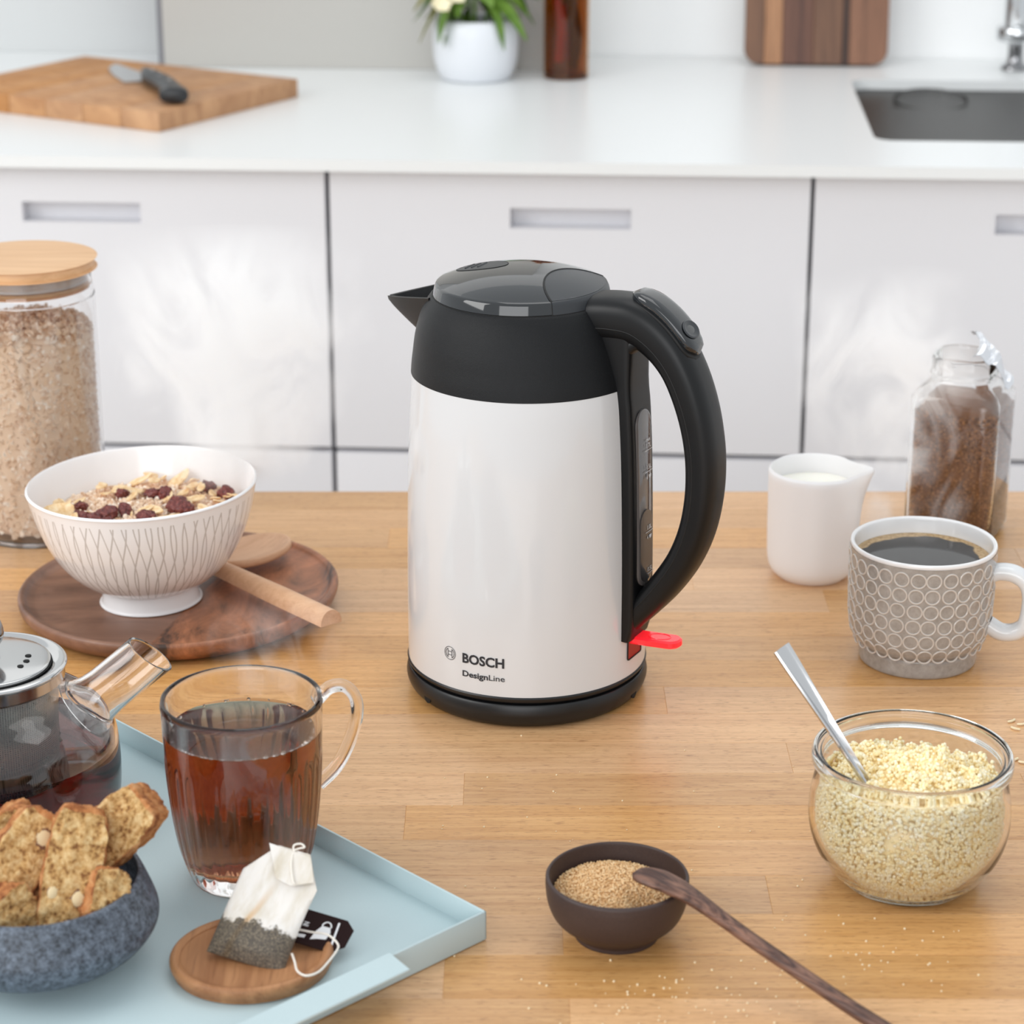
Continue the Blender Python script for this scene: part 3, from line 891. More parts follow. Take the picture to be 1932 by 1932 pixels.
# spout
V = []; ns, nt = 14, 17
for i in range(ns + 1):
    s = i / ns
    X = -0.102 + 0.050 * s; hw = 0.0015 + 0.034 * s ** 0.85; dp = 0.003 + 0.047 * s ** 0.92; zt = 0.2525 + 0.012 * s
    for j in range(nt):
        q = -1 + 2 * j / (nt - 1)
        V.append((X, hw * q, zt - dp * (1 - abs(q) ** 1.6)))
Fo = []
for i in range(ns):
    for j in range(nt - 1):
        a = i * nt + j; Fo.append((a, a + 1, a + nt + 1, a + nt))
inner = []
for i in range(ns + 1):
    s = i / ns
    X = -0.0995 + 0.0475 * s; hw = max(0.0004, 0.0015 + 0.034 * s ** 0.85 - 0.0022); dp = max(0.0005, 0.003 + 0.047 * s ** 0.92 - 0.0026); zt = 0.2527 + 0.012 * s
    for j in range(nt):
        q = -1 + 2 * j / (nt - 1); inner.append((X, hw * q, zt - dp * (1 - abs(q) ** 1.6)))
k = len(V)
Fi = [tuple(i + k for i in q)[::-1] for q in Fo]
rim = []
for i in range(ns):
    for j in (0, nt - 1):
        a = i * nt + j; rim.append((a, a + nt, a + nt + k, a + k))
for j in range(nt - 1): rim.append((j, j + 1, j + 1 + k, j + k))
MO('spout', (V + inner, Fo + Fi + rim), 'black_matte', kettle, angle=55)

# handle: column along the body plus the big grip loop
def rbody(z):
    for (r0, z0), (r1, z1) in zip((body + collar)[:-1], (body + collar)[1:]):
        if z0 <= z <= z1 and z1 > z0: return r0 + (r1 - r0) * (z - z0) / (z1 - z0) + shift(z)
    return body[0][0]


cp = []; crx = []; cry = []
for z in np.linspace(0.050, 0.2545, 30):
    ri = rbody(z) - 0.012; ro = rbody(z) + 0.0060
    if z > 0.215: ro = rbody(0.215) + 0.0060 + (z - 0.215) * 0.01 
    if z < 0.06: ro -= (0.06 - z) * 0.3
    cp.append(((ri + ro) / 2, 0, z)); crx.append(0.0165 if z < 0.2 else 0.0165 - (z - 0.2) * 0.01); cry.append((ro - ri) / 2)
handle = EM('handle', (0, 0, 0)); handle.parent = kettle
MO('column', tube(cp, crx, cry, seg=36, up=(1, 0, 0), power=7.0), 'black_grip', handle, angle=50)
gp = cr([(0.050, 0, 0.2585), (0.0640, 0, 0.2595), (0.0780, 0, 0.2585), (0.0900, 0, 0.2525), (0.1010, 0, 0.2425), (0.1100, 0, 0.229), (0.1175, 0, 0.211), (0.1225, 0, 0.192), (0.1250, 0, 0.172), (0.1245, 0, 0.150), (0.1205, 0, 0.128), (0.1125, 0, 0.1075), (0.1005, 0, 0.0885), (0.0880, 0, 0.0730), (0.0765, 0, 0.0600)], 5)
npnt = len(gp)
T_ = np.interp(np.linspace(0, 1, npnt), [0, 0.12, 0.22, 0.34, 0.5, 0.7, 0.85, 1], [0.0145, 0.0150, 0.0138, 0.0118, 0.0108, 0.0102, 0.0098, 0.0082])
W_ = np.interp(np.linspace(0, 1, npnt), [0, 0.2, 0.5, 0.8, 1], [0.0185, 0.0172, 0.0155, 0.0145, 0.0140])
MO('grip', tube(gp, list(W_), list(T_), seg=40, up=(0, 0, 1), power=3.0), 'black_grip', handle, angle=60)
# underside fillet where grip leaves the column
fil = cr([(0.0700, 0, 0.2300), (0.0745, 0, 0.2410), (0.0830, 0, 0.2470), (0.0930, 0, 0.2440)], 5)
MO('fillet', tube(fil, [0.0150] * len(fil), list(np.linspace(0.0055, 0.003, len(fil))), seg=24, up=(1, 0, 0), power=4), 'black_grip', handle)
# shell seam on both flanks
for sg in (-1, 1):
    sm = []
    for i in range(2, npnt - 2):
        a = Vector(gp[i - 1]); b = Vector(gp[i + 1]); tdir = (b - a).normalized(); nrm_ = Vector((tdir.z, 0, -tdir.x))
        nrm_ = -nrm_ if nrm_.dot(Vector(gp[i]) - Vector((0.06, 0, 0.17))) > 0 else nrm_
        sm.append(tuple(Vector(gp[i]) + nrm_ * T_[i] * 0.28 + Vector((0, sg * W_[i] * 0.985, 0))))
    MO('shell_seam', tube(sm, 0.0004, seg=6), 'seam', handle)
# release button
bpth = []
bi = [i for i in range(npnt) if 0.0715 <= gp[i][0] <= 0.1080 and gp[i][2] > 0.22]
for i in bi:
    a = Vector(gp[i - 1]); b = Vector(gp[i + 1]); tdir = (b - a).normalized(); nrm_ = Vector((-tdir.z, 0, tdir.x))
    bpth.append(Vector(gp[i]) + nrm_ * (T_[i] + 0.0012))
nbp = len(bpth)
bw = [0.0095 * (1 - abs(2 * i / (nbp - 1) - 1) ** 5) ** 0.5 + 0.002 for i in range(nbp)]
bh = [0.0034 * (1 - abs(2 * i / (nbp - 1) - 1) ** 6) ** 0.5 + 0.001 for i in range(nbp)]
btn = MO('release_button', tube([tuple(p) for p in bpth], bw, bh, seg=28, power=3.4), 'lid_gloss', handle, angle=50)
MO('button_gap', tube([tuple(p - Vector((0.001, 0, 0.003))) for p in bpth], [w_ + 0.0011 for w_ in bw], 0.0016, seg=20, power=4), 'seam', handle)
j = int(nbp * 0.74)
tdir = (bpth[j + 1] - bpth[j - 1]).normalized(); nrm_ = Vector((-tdir.z, 0, tdir.x))
dim = MO('thumb_dimple', lathe(cr([(0.0048, 0.0002), (0.0042, 0.0007), (0.0034, 0.0004), (0.002, -0.0001), (0, -0.0003)], 3), 32), 'cover_matte', btn, loc=bpth[j] + nrm_ * 0.00435)
dim.rotation_euler = nrm_.to_track_quat('Z', 'Y').to_euler(); dim.scale = (1.9, 1.35, 1)


# water gauge on the column face
def face_x(z): return rbody(z) + 0.0060


ga = []
for (y_, zz_) in rr2(0.0105, 0.0585, 0.0103, 10):
    ga.append((y_, 0.143 + zz_))
MO('water_gauge', (([(face_x(z) - 0.002, y_, z) for y_, z in ga] + [(face_x(z) + 0.0010, y_ * 0.99, z) for y_, z in ga] + [(face_x(z) + 0.0015, y_ * 0.9, 0.143 + (z - 0.143) * 0.985) for y_, z in ga]),
                   loft([[(0, 0, 0)] * len(ga)] * 3)[1]), 'gauge', handle)
gw = [(y_, z) for y_, z in rr2(0.0088, 0.024, 0.0085, 8)]
MO('gauge_water', ([(face_x(0.113 + z) + 0.0016, y_, 0.1115 + z) for y_, z in gw] + [(face_x(0.113 + z) + 0.0018, y_, 0.1115 + z) for y_, z in gw], loft([[(0, 0, 0)] * len(gw)] * 2)[1]), 'gauge_water', handle)


def on_gauge(vf, y0, z0):
    return [(face_x(z0 + b) + 0.0021 + 0.0, y0 + a, z0 + b) for a, b, _ in vf[0]], vf[1]


marks = []
for s_, y0, z0, h_ in (('max', 0.0005, 0.1805, 0.0024), ('1.7L', 0.0005, 0.1762, 0.0030), ('1.5L', 0.0005, 0.1622, 0.0030), ('6', 0.0000, 0.1558, 0.0026), ('1.0L', 0.0005, 0.1220, 0.0030), ('4', 0.0000, 0.1155, 0.0026), ('0.5L', 0.0010, 0.0935, 0.0030)):
    MO('gauge_print', on_gauge(text2d(s_, h_, bold=0.008), y0, z0), 'print_white', handle, flat=True)
for z0, y0 in ((0.1744, -0.002), (0.1604, -0.002), (0.1202, -0.002), (0.0918, 0.001)):
    MO('gauge_line', on_gauge(([(0, 0, 0), (0.0105, 0, 0), (0.0105, 0.0004, 0), (0, 0.0004, 0)], [(0, 1, 2, 3)]), y0, z0), 'print_white', handle, flat=True)
cupv = [(0, 0.0026, 0), (0.0036, 0.0026, 0), (0.0034, 0.0012, 0), (0.0026, 0.0002, 0), (0.0010, 0.0002, 0), (0.0002, 0.0012, 0)]
for z0 in (0.1556, 0.1153):
    MO('gauge_cup', on_gauge((cupv, [tuple(range(6))]), 0.0030, z0), 'print_white', handle, flat=True)

# switch
sw = EM('switch', (0, 0, 0)); sw.parent = kettle
rc = [(y_, 0.0445 + z) for y_, z in rr2(0.0095, 0.0100, 0.0015, 4)]
MO('switch_recess', ([(0.070, y_, z) for y_, z in rc] + [(math.sqrt(0.0790 ** 2 - y_ ** 2), y_, z) for y_, z in rc], loft([[(0, 0, 0)] * len(rc)] * 2)[1]), 'red_dark', sw)
MO('switch_frame', tube([(math.sqrt(0.0791 ** 2 - y_ ** 2), y_, z) for y_, z in rr2(0.0098, 0.0103, 0.0015, 4) and [(a, 0.0445 + b) for a, b in rr2(0.0098, 0.0103, 0.0015, 4)]], 0.0005, seg=6, closed=True), 'seam', sw)
tg = [(x, y_) for x, y_ in rr2(0.021, 0.0075, 0.0074, 10)]
MO('switch_lever', xf(prism(tg, -0.0026, 0.0026, 0.0012), (0.0905, 0, 0.0480), (0, rad(-3), 0)), 'red_led', sw)
rg = [(0.006 + 0.0075 * math.cos(2 * PI * k / 32), 0.0048 * math.sin(2 * PI * k / 32), 0.0026) for k in range(32)]
MO('lever_ring', xf(tube(rg, 0.0004, seg=6, closed=True), (0.0905, 0, 0.0480), (0, rad(-3), 0)), 'red_led', sw)


# print on the body, bent round the drum
def on_body(vf, az, z0, R=0.0788):
    V = []
    for a, b, _ in vf[0]:
        q = rad(az + 28) + a / R; V.append((R * math.cos(q), R * math.sin(q), z0 + b))
    return V, vf[1]


MO('brand_lettering', on_body(text2d('BOSCH', 0.0065, 0.0287, 0.032), -121.7, 0.0426), 'print_dark', kettle, flat=True)
w1 = 0.0180
MO('range_lettering', on_body(join(text2d('Design', 0.0040, w1, 0.026), xf(text2d('Line', 0.0040, 0.0104, 0.006), (w1 + 0.0006, 0, 0))), -121.7, 0.0332), 'print_dark', kettle, flat=True)
R_ = 0.0044
sy = [strip2d([(R_ * math.cos(a), R_ * math.sin(a)) for a in np.linspace(0, 2 * PI, 48, endpoint=False)], 0.00035, True)]
for sg in (-1, 1):
    x0, y1 = 0.36 * R_, 0.66 * R_
    sy.append(strip2d([(sg * x0, -y1), (sg * x0, y1)], 0.00042))
    ra = math.hypot(x0, y1); a1 = math.atan2(y1, x0)
    sy.append(strip2d([(sg * ra * math.cos(a), ra * math.sin(a)) for a in np.linspace(-a1, a1, 14)], 0.0004))
    sy.append(strip2d([(-x0, sg * 0.26 * R_), (x0, sg * 0.26 * R_)], 0.0004))
MO('brand_symbol', on_body(join(*sy), -128.9, 0.0463), 'print_dark', kettle, flat=True)
for az in (-144.7, -28.6):
    q = rad(az + 28)
    o = MO('cable_notch', tube([(0.074 * math.cos(q), 0.074 * math.sin(q), 0.0085), (0.0793 * math.cos(q), 0.0793 * math.sin(q), 0.0085)], 0.0036, 0.0040, seg=18), 'hole', kettle)

# ------------------------------------------------------------------ oat jar
def jar_points(prof, n, jitter=0.0):
    """random points on a surface of revolution given by (r,z)"""
    pr_ = np.array(prof); seg_ = np.hypot(np.diff(pr_[:, 0]), np.diff(pr_[:, 1])) * (pr_[:-1, 0] + pr_[1:, 0]) / 2
    ci = rng.choice(len(seg_), size=n, p=seg_ / seg_.sum()); s = rng.random(n)
    r = pr_[ci, 0] * (1 - s) + pr_[ci + 1, 0] * s; z = pr_[ci, 1] * (1 - s) + pr_[ci + 1, 1] * s
    a = rng.random(n) * 2 * PI
    p = np.stack([r * np.cos(a), r * np.sin(a), z], 1)
    return p + rng.normal(size=p.shape) * jitter


OJ = (-0.3685, 0.30, 0.0)
oj = EM('oat_jar', OJ, (0, 0, 0), 'tall clear glass storage jar of oats with a wooden lid', 'jar')
MO('glass_body', lathe(cr([(0, 0), (0.046, 0), (0.0505, 0.004), (0.0515, 0.014), (0.0515, 0.17), (0.0512, 0.188), (0.0497, 0.199), (0.0495, 0.2070)], 4) + cr([(0.0475, 0.2070), (0.0475, 0.199), (0.049, 0.188), (0.0494, 0.17), (0.0494, 0.014), (0.047, 0.0065), (0, 0.006)], 4), 72), 'glass', oj)
lid_ = EM('lid', (0, 0, 0)); lid_.parent = oj
MO('wooden_disc', lathe(cr([(0, 0.2078), (0.0505, 0.2078), (0.0522, 0.2090), (0.0526, 0.2120), (0.0522, 0.2150), (0.0508, 0.2164), (0, 0.2166)], 3), 96), 'bamboo', lid_)
MO('silicone_seal', lathe(cr([(0.04, 0.2077), (0.0464, 0.2075), (0.0462, 0.2055), (0.0470, 0.2035), (0.0462, 0.2010), (0.0470, 0.1990), (0.04, 0.1980)], 2), 64), 'silicone', lid_)
MO('wooden_plug', lathe(cr([(0, 0.1930), (0.044, 0.1930), (0.0456, 0.1942), (0.0456, 0.1978), (0, 0.1980)], 2), 64), 'bamboo', lid_)
op = [(0.047, 0.0085), (0.0486, 0.014), (0.0486, 0.158), (0.044, 0.166), (0.02, 0.169), (0.001, 0.167)]
pts = jar_points(op, 5200, 0.0006)
keep = (pts[:, 1] < 0.03) | (pts[:, 2] > 0.15)
pts = pts[keep]
r = np.hypot(pts[:, 0], pts[:, 1]); k_ = np.minimum(1, 0.0468 / np.maximum(r, 1e-6)); pts[:, :2] *= k_[:, None]
fl = icosphere(1)
sc = np.stack([rng.uniform(0.0022, 0.0034, len(pts)), rng.uniform(0.0017, 0.0026, len(pts)), rng.uniform(0.0005, 0.0008, len(pts))], 1)
o = grains('rolled_oats', pts, fl, sc, 'oat_flake', None, lathe([(0, 0.0085), (0.046, 0.009), (0.0472, 0.016), (0.0472, 0.157), (0.043, 0.164), (0.02, 0.167), (0, 0.166)], 48))
o.location = OJ; tag(o, 'pale rolled oats filling the tall glass jar', 'oats', kind='stuff')

# ------------------------------------------------------------------ serving plate, bowl, wooden spoon
PC = (-0.2385, 0.132, 0.0)
MO_ = lathe(cr([(0, 0), (0.088, 0), (0.103, 0.002), (0.1115, 0.008), (0.1138, 0.0135), (0.1135, 0.0165), (0.1118, 0.0176), (0.1095, 0.0168), (0.105, 0.0138), (0.09, 0.0128), (0, 0.0125)], 5), 128)
tag(MO('serving_plate', MO_, 'acacia', loc=PC, rot=(0, rad(-0.8), 0)), 'dark brown round wooden plate under the porcelain bowl', 'plate')
BC = (-0.2565, 0.1165, 0.0130)
BR = (0, rad(-1.6), 0)
bowl = EM('cereal_bowl', BC, BR, 'white porcelain bowl with fine grey lines, full of muesli', 'bowl')
outp = cr([(0.0, 0.0), (0.0335, 0.0), (0.0345, 0.0012), (0.0332, 0.0105), (0.0350, 0.0125), (0.046, 0.0185), (0.0590, 0.0310), (0.0690, 0.0480), (0.0755, 0.066), (0.0795, 0.0835), (0.0806, 0.0865)], 5)
inp = cr([(0.0800, 0.0875), (0.0782, 0.0862), (0.0735, 0.068), (0.066, 0.049), (0.055, 0.032), (0.040, 0.0205), (0, 0.0165)], 5)
MO('bowl_shell', lathe(outp + inp, 128), 'lined', bowl, angle=60)
mz = 0.0640
mk = lathe([(0, mz - 0.001)] + [(r, mz + 0.0015 * mnoise.noise(Vector((r * 60, 3, 1)))) for r in np.linspace(0.006, 0.0705, 14)] + [(0.0715, mz - 0.001)], 72)
mk = blob(mk, 0.0028, 120, 2)
Rb = Matrix.Rotation(rad(-1.6), 4, 'Y')


def inbowl(x, y_, z): return Vector(BC) + (Rb @ Vector((x, y_, z)))


pts = jar_points([(0.066, mz + 0.001), (0.001, mz + 0.0015)], 1500, 0.0008)
sc = np.stack([rng.uniform(0.0016, 0.0028, len(pts)), rng.uniform(0.0014, 0.0022, len(pts)), rng.uniform(0.0005, 0.0009, len(pts))], 1)
o = grains('oat_porridge', pts, fl, sc, 'oat_flake', None, mk)
o.location = BC; o.rotation_euler = BR
tag(o, 'soaked oats and milk in the white porcelain bowl', 'muesli', kind='stuff')
ras = [(-0.040, -0.018, 1.1), (-0.032, -0.020, 1.0), (-0.024, -0.014, 1.4), (-0.012, -0.006, 1.0), (-0.019, -0.038, 1.2), (-0.045, 0.006, 0.8), (-0.022, -0.032, 1.0), (0.005, -0.022, 1.25), (0.012, 0.026, 1.1), (0.024, 0.0, 1.6), (0.030, -0.006, 1.3), (0.002, 0.028, 1.0), (0.040, 0.040, 1.0), (0.055, 0.026, 1.1), (0.052, -0.022, 0.7), (0.036, -0.034, 0.6), (-0.02, 0.03, 0.9)]
ico2 = icosphere(3)
for i, (x, y_, s_) in enumerate(ras):
    vf = blob(([tuple(p * 0.0052 * s_ * np.array([1.25, 0.95, 0.75])) for p in ico2[0]], [tuple(q) for q in ico2[1]]), 0.0019, 420, i)
    o = MO('raisin', vf, 'raisin', loc=inbowl(x, y_, mz + 0.0045), rot=(random.uniform(-0.5, 0.5), random.uniform(-0.5, 0.5), random.uniform(0, 6)))
    tag(o, 'dark red wrinkled raisin on top of the muesli', 'raisin', 'raisins in the muesli')


def flake(L, w_, cv, n=14):
    V = []
    for zoff in (0.0, 0.0009):
        V.append((0, 0, zoff + cv * 0.35))
        for k in range(n):
            a = 2 * PI * k / n; q = 1 - 0.35 * max(0, math.cos(a)) ** 3 * 0
            x = L * math.cos(a); y_ = w_ * math.sin(a) * (1 - 0.3 * math.cos(a)); V.append((x, y_, zoff + cv * (x / L) ** 2 * (1 if x > 0 else -0.6)))
    Fc = []
    for k in range(n):
        k2 = (k + 1) % n
        Fc += [(0, 1 + k2, 1 + k), (n + 1, n + 2 + k, n + 2 + k2), (1 + k, 1 + k2, n + 2 + k2, n + 2 + k)]
    return V, Fc


rf = random.Random(5)
for i in range(54):
    a = rf.uniform(0, 2 * PI); q = 0.064 * math.sqrt(rf.random()); x, y_ = q * math.cos(a), q * math.sin(a)
    big = i < 10
    o = MO('almond_flake', flake(rf.uniform(0.008, 0.0115) if big else rf.uniform(0.004, 0.0075), rf.uniform(0.0045, 0.0065) if big else rf.uniform(0.0028, 0.0045), rf.uniform(-0.002, 0.003)), 'almond', loc=inbowl(x, y_, mz + rf.uniform(0.003, 0.0065)),
           rot=(rf.uniform(-0.45, 0.45), rf.uniform(-0.45, 0.45), rf.uniform(0, 6)))
    tag(o, 'golden toasted almond flake lying on the muesli', 'almond flake', 'almond flakes on the muesli')
o = MO('almond_flake', flake(0.013, 0.009, 0.004), 'almond', loc=inbowl(-0.057, -0.022, mz + 0.0075), rot=(0.85, -0.25, 0.6))
tag(o, 'large almond flake standing up at the left rim of the muesli', 'almond flake', 'almond flakes on the muesli')

# beech spoon
spn = EM('wooden_spoon', (-0.1800, 0.150, 0.0), (0, 0, 0), 'pale beech wooden spoon lying on the dark round plate', 'spoon')
A_ = Vector((-0.2010, 0.1335, 0.0245)); B_ = Vector((-0.1225, 0.0365, 0.0285)); off_ = Vector((-0.18, 0.150, 0))
pth = [tuple(A_ + (B_ - A_) * s - off_) for s in np.linspace(-0.25, 1, 14)]
V = []; Fc = []
dirx = (B_ - A_).normalized(); sd = dirx.cross(Vector((0, 0, 1))).normalized(); upv = sd.cross(dirx)
ring = []
hs = [(-0.0085, -0.003), (0.0085, -0.003)] + [(0.0085 * math.cos(a), -0.002 + 0.0095 * math.sin(a)) for a in np.linspace(0.08, PI - 0.08, 13)]
rings_ = []
for i, p in enumerate(pth):
    k_ = 0.82 + 0.18 * min(1, i / 8)
    rings_.append([tuple(Vector(p) + sd * x * k_ + upv * y_ * k_) for x, y_ in hs])
MO('handle', loft(rings_), 'beech', spn, angle=50)
ob = []
for k in range(40):
    a = 2 * PI * k / 40; ob.append((0.033 * math.cos(a), 0.021 * math.sin(a)))
sb = lathe(cr([(0, 0), (0.7, 0.02), (0.95, 0.06), (1.0, 0.12), (0.95, 0.16), (0.8, 0.13), (0.4, 0.08), (0, 0.07)], 4), 48)
sb = [(x * 0.033, y_ * 0.0225, z * 0.06) for x, y_, z in sb[0]], sb[1]
MO('spoon_bowl', sb, 'beech', spn, loc=Vector((-0.1915, 0.1795, 0.0185)) - off_, rot=(0, rad(-3), rad(40)))

# ------------------------------------------------------------------ blue tray
TZ = 0.004
TRc = Vector((-0.0135, -0.342, 0.0))
ang_t = math.atan2(0.2434, -0.234)
tray = EM('serving_tray', TRc, (0, 0, ang_t), 'pale blue metal tray with folded rim and corner tabs', 'tray')
Lx, Ly = 0.40, 0.34   # local x: along the far edge, local +y: along the near edge
RH = 0.0175
MO('tray_floor', box(0.0005, Lx, 0.0005, Ly, 0.0025, TZ, 0.0003), 'tray', tray)
tw = 0.0016
MO('rim_wall', box(0, Lx, 0, tw, 0.0005, RH, 0.0006), 'tray', tray)
MO('rim_wall', box(0, tw, 0, Ly, 0.0005, RH, 0.0006), 'tray', tray)
MO('rim_wall', box(Lx - tw, Lx, 0, Ly, 0.0005, RH, 0.0006), 'tray', tray)
MO('rim_wall', box(0, Lx, Ly - tw, Ly, 0.0005, RH, 0.0006), 'tray', tray)
hp = [(-0.0175, 0.0700), (0.0020, 0.0665), (0.0020, 0.262), (-0.0175, 0.2585)]
MO('handle_flap', prism(hp, RH - 0.0004, RH + 0.0010, 0.0003), 'tray', tray)
hp2 = [(Lx + 0.0175, 0.0700), (Lx - 0.0020, 0.0665), (Lx - 0.0020, 0.262), (Lx + 0.0175, 0.2585)]
MO('handle_flap', prism(hp2[::-1], RH - 0.0004, RH + 0.0010, 0.0003), 'tray', tray)
for q in ((0.03, 0.03), (Lx - 0.03, 0.03), (0.03, Ly - 0.03), (Lx - 0.03, Ly - 0.03)):
    MO('foot', lathe([(0, 0), (0.006, 0), (0.006, 0.003), (0, 0.003)], 16), 'black_base', tray, loc=(q[0], q[1], 0))

# ------------------------------------------------------------------ glass mug of tea
GM = (-0.1475, -0.2740, TZ)
gmug = EM('glass_mug', GM, (0, 0, 0), 'ribbed clear glass mug of brown tea on the blue tray', 'mug')
NRB = 30


def rib(r, z, a):
    k_ = max(0, min(1, (0.078 - z) / 0.006)) * max(0, min(1, (z - 0.003) / 0.01))
    return r + 0.00075 * k_ * (abs(math.cos(a * NRB / 2)) ** 0.8 - 0.6)


go = cr([(0, 0.0015), (0.028, 0.0), (0.0312, 0.0012), (0.0345, 0.009), (0.0378, 0.022), (0.0405, 0.04), (0.0425, 0.062), (0.0434, 0.082), (0.0440, 0.1005), (0.0444, 0.1050)], 5)
gi = cr([(0.0438, 0.1074), (0.0424, 0.1078), (0.0412, 0.1060), (0.0405, 0.1000), (0.0399, 0.082), (0.0390, 0.062), (0.0370, 0.04), (0.0340, 0.022), (0.0290, 0.011), (0, 0.0085)], 5)
v1 = lathe(go, 240, rib)
MO('mug_glass', lathe(go + gi, 240, lambda r, z, a, _s=len(go): r), 'glass', gmug)
mesh_ = bpy.data.objects['mug_glass'].data
no = 1 + 240 * (len(go) - 1)
for i in range(no):
    p = mesh_.vertices[i].co; r = math.hypot(p.x, p.y)
    if r > 1e-4:
        a = math.atan2(p.y, p.x); rn = rib(r, p.z, a); p.x *= rn / r; p.y *= rn / r
hpth = cr([(0.0425, 0, 0.098), (0.0500, 0, 0.1045), (0.0590, 0, 0.1040), (0.0650, 0, 0.0960), (0.0655, 0, 0.084), (0.0605, 0, 0.069), (0.053, 0, 0.056), (0.0425, 0, 0.047)], 5)
MO('handle', tube(hpth, 0.0048, 0.0036, seg=16, up=(0, 0, 1)), 'glass', gmug, rot=(0, 0, rad(22)))
TL = 0.0885
tp_ = [(max(0, r + 0.00012 if r > 0 else 0), z) for r, z in gi[::-1] if z < TL - 0.002]
rt_ = np.interp(TL, [0.082, 0.1], [0.0399, 0.0405])
tea = lathe(tp_ + [(rt_ + 0.0001, TL + 0.0003), (rt_ - 0.001, TL - 0.0003), (rt_ - 0.003, TL - 0.0006), (0, TL - 0.0006)], 96)
o = MO('black_tea', tea, 'tea', loc=GM); tag(o, 'clear brown tea inside the ribbed glass mug', 'tea')
bub = []
rb = random.Random(3)
for i in range(46):
    a = rad(rb.uniform(180, 360)) if i < 34 else rad(rb.uniform(0, 180)); r_ = rb.uniform(0.0006, 0.0011)
    bub.append(xf(([tuple(p * r_) for p in icosphere(2)[0]], [tuple(q) for q in icosphere(2)[1]]), ((rt_ - 0.0014) * math.cos(a), (rt_ - 0.0014) * math.sin(a), TL)))
o = MO('tea_bubbles', join(*bub), 'glass', loc=GM); tag(o, 'thin line of bubbles around the tea surface in the mug', 'bubbles', kind='stuff')

# ------------------------------------------------------------------ teapot
TP = (-0.302, -0.205, TZ)
pot = EM('glass_teapot', TP, (0, 0, 0), 'clear glass teapot with steel lid and strainer at the left picture edge', 'teapot')
po = cr([(0, 0.0012), (0.058, 0.0), (0.0665, 0.002), (0.0715, 0.009), (0.0735, 0.022), (0.0735, 0.040), (0.0715, 0.055), (0.0645, 0.0670), (0.0535, 0.0755), (0.0455, 0.0815), (0.0420, 0.0880)], 6)
pi_ = cr([(0.0400, 0.0880), (0.0438, 0.0805), (0.0520, 0.0738), (0.0628, 0.0652), (0.0695, 0.054), (0.0713, 0.040), (0.0713, 0.022), (0.0695, 0.0105), (0.063, 0.0045), (0, 0.0036)], 6)
MO('pot_glass', lathe(po + pi_, 128), 'glass', pot)
sd_ = rad(8)
A_ = Vector((0.0555, 0, 0.0670)); B_ = Vector((0.0950, 0, 0.0985))
dv = (B_ - A_).normalized(); U_ = Vector((0, 1, 0)); Wv = dv.cross(U_)
rg_ = []
prof_s = [(-0.004, 0.0200), (0.0, 0.0188), (0.004, 0.0165), (0.009, 0.0150), (0.016, 0.0143), (0.033, 0.0142), (0.0475, 0.0145), (0.0490, 0.0145), (0.0490, 0.0130), (0.0475, 0.0127), (0.033, 0.0125), (0.016, 0.0126), (0.009, 0.0132), (0.004, 0.0148), (0.0, 0.0172), (-0.004, 0.0185)]
for l_, r_ in prof_s:
    c_ = A_ + dv * l_
    sl = 0.010 if l_ > 0.047 else 0
    rg_.append([tuple(c_ + U_ * r_ * math.cos(a) + Wv * r_ * math.sin(a) + dv * sl * (-math.sin(a)) * 0.35) for a in np.linspace(0, 2 * PI, 48, endpoint=False)])
v, f = loft(rg_, False, False)
n_ = 48; f += [tuple([(len(rg_) - 1) * n_ + k, (len(rg_) - 1) * n_ + (k + 1) % n_, (k + 1) % n_, k]) for k in range(n_)]
MO('spout', (v, f), 'glass', pot, rot=(0, 0, sd_))
MO('collar_ring', lathe([(0.0425, 0.0865), (0.0448, 0.0885), (0.0448, 0.0950), (0.0418, 0.0950), (0.0418, 0.0865)], 96), 'steel_brushed', pot)
lidt = EM('lid', (0, 0, 0)); lidt.parent = pot
MO('lid_plate', lathe(cr([(0.041, 0.0945), (0.0452, 0.0950), (0.0464, 0.0962), (0.0462, 0.0974), (0.0445, 0.0984), (0.0415, 0.0978), (0.0385, 0.0966), (0.0372, 0.0966), (0.0368, 0.0982), (0.0355, 0.0990), (0.02, 0.1000), (0, 0.1004)], 4), 128), 'steel', lidt)
MO('lid_groove', lathe([(0.0369, 0.0968), (0.0379, 0.0968), (0.0379, 0.0972), (0.0369, 0.0972)], 96), 'hole', lidt)
for i in range(3):
    a = rad(-6 + (i - 1) * 18)
    MO('vent_hole', lathe([(0, 0.0004), (0.0018, 0.0004), (0.0019, 0)], 16), 'hole', lidt, loc=(0.0245 * math.cos(a) + 0.0, 0.0245 * math.sin(a), 0.0998))
MO('lid_knob', lathe(cr([(0, 0.1), (0.0085, 0.1002), (0.006, 0.1025), (0.0052, 0.1045), (0.0075, 0.1068), (0.0113, 0.1125), (0.0118, 0.118), (0.0095, 0.1245), (0.005, 0.1275), (0, 0.128)], 5), 48), 'steel_dark', lidt)
MO('strainer', lathe([(0.0405, 0.087), (0.0400, 0.084), (0.0392, 0.034), (0.0375, 0.030), (0, 0.029)], 128), 'gauze', pot)
ST = 0.0475
tq = [(max(0, r + 0.0001 if r > 0 else 0), z) for r, z in pi_[::-1] if z < ST - 0.002]
rtt = np.interp(ST, [0.040, 0.054], [0.0713, 0.0695])
o = MO('steeped_tea', lathe(tq + [(rtt + 0.0001, ST + 0.0003), (rtt - 0.0015, ST - 0.0004), (0, ST - 0.0006)], 96), 'tea_dark', loc=TP); tag(o, 'dark red tea filling the lower glass teapot', 'tea')
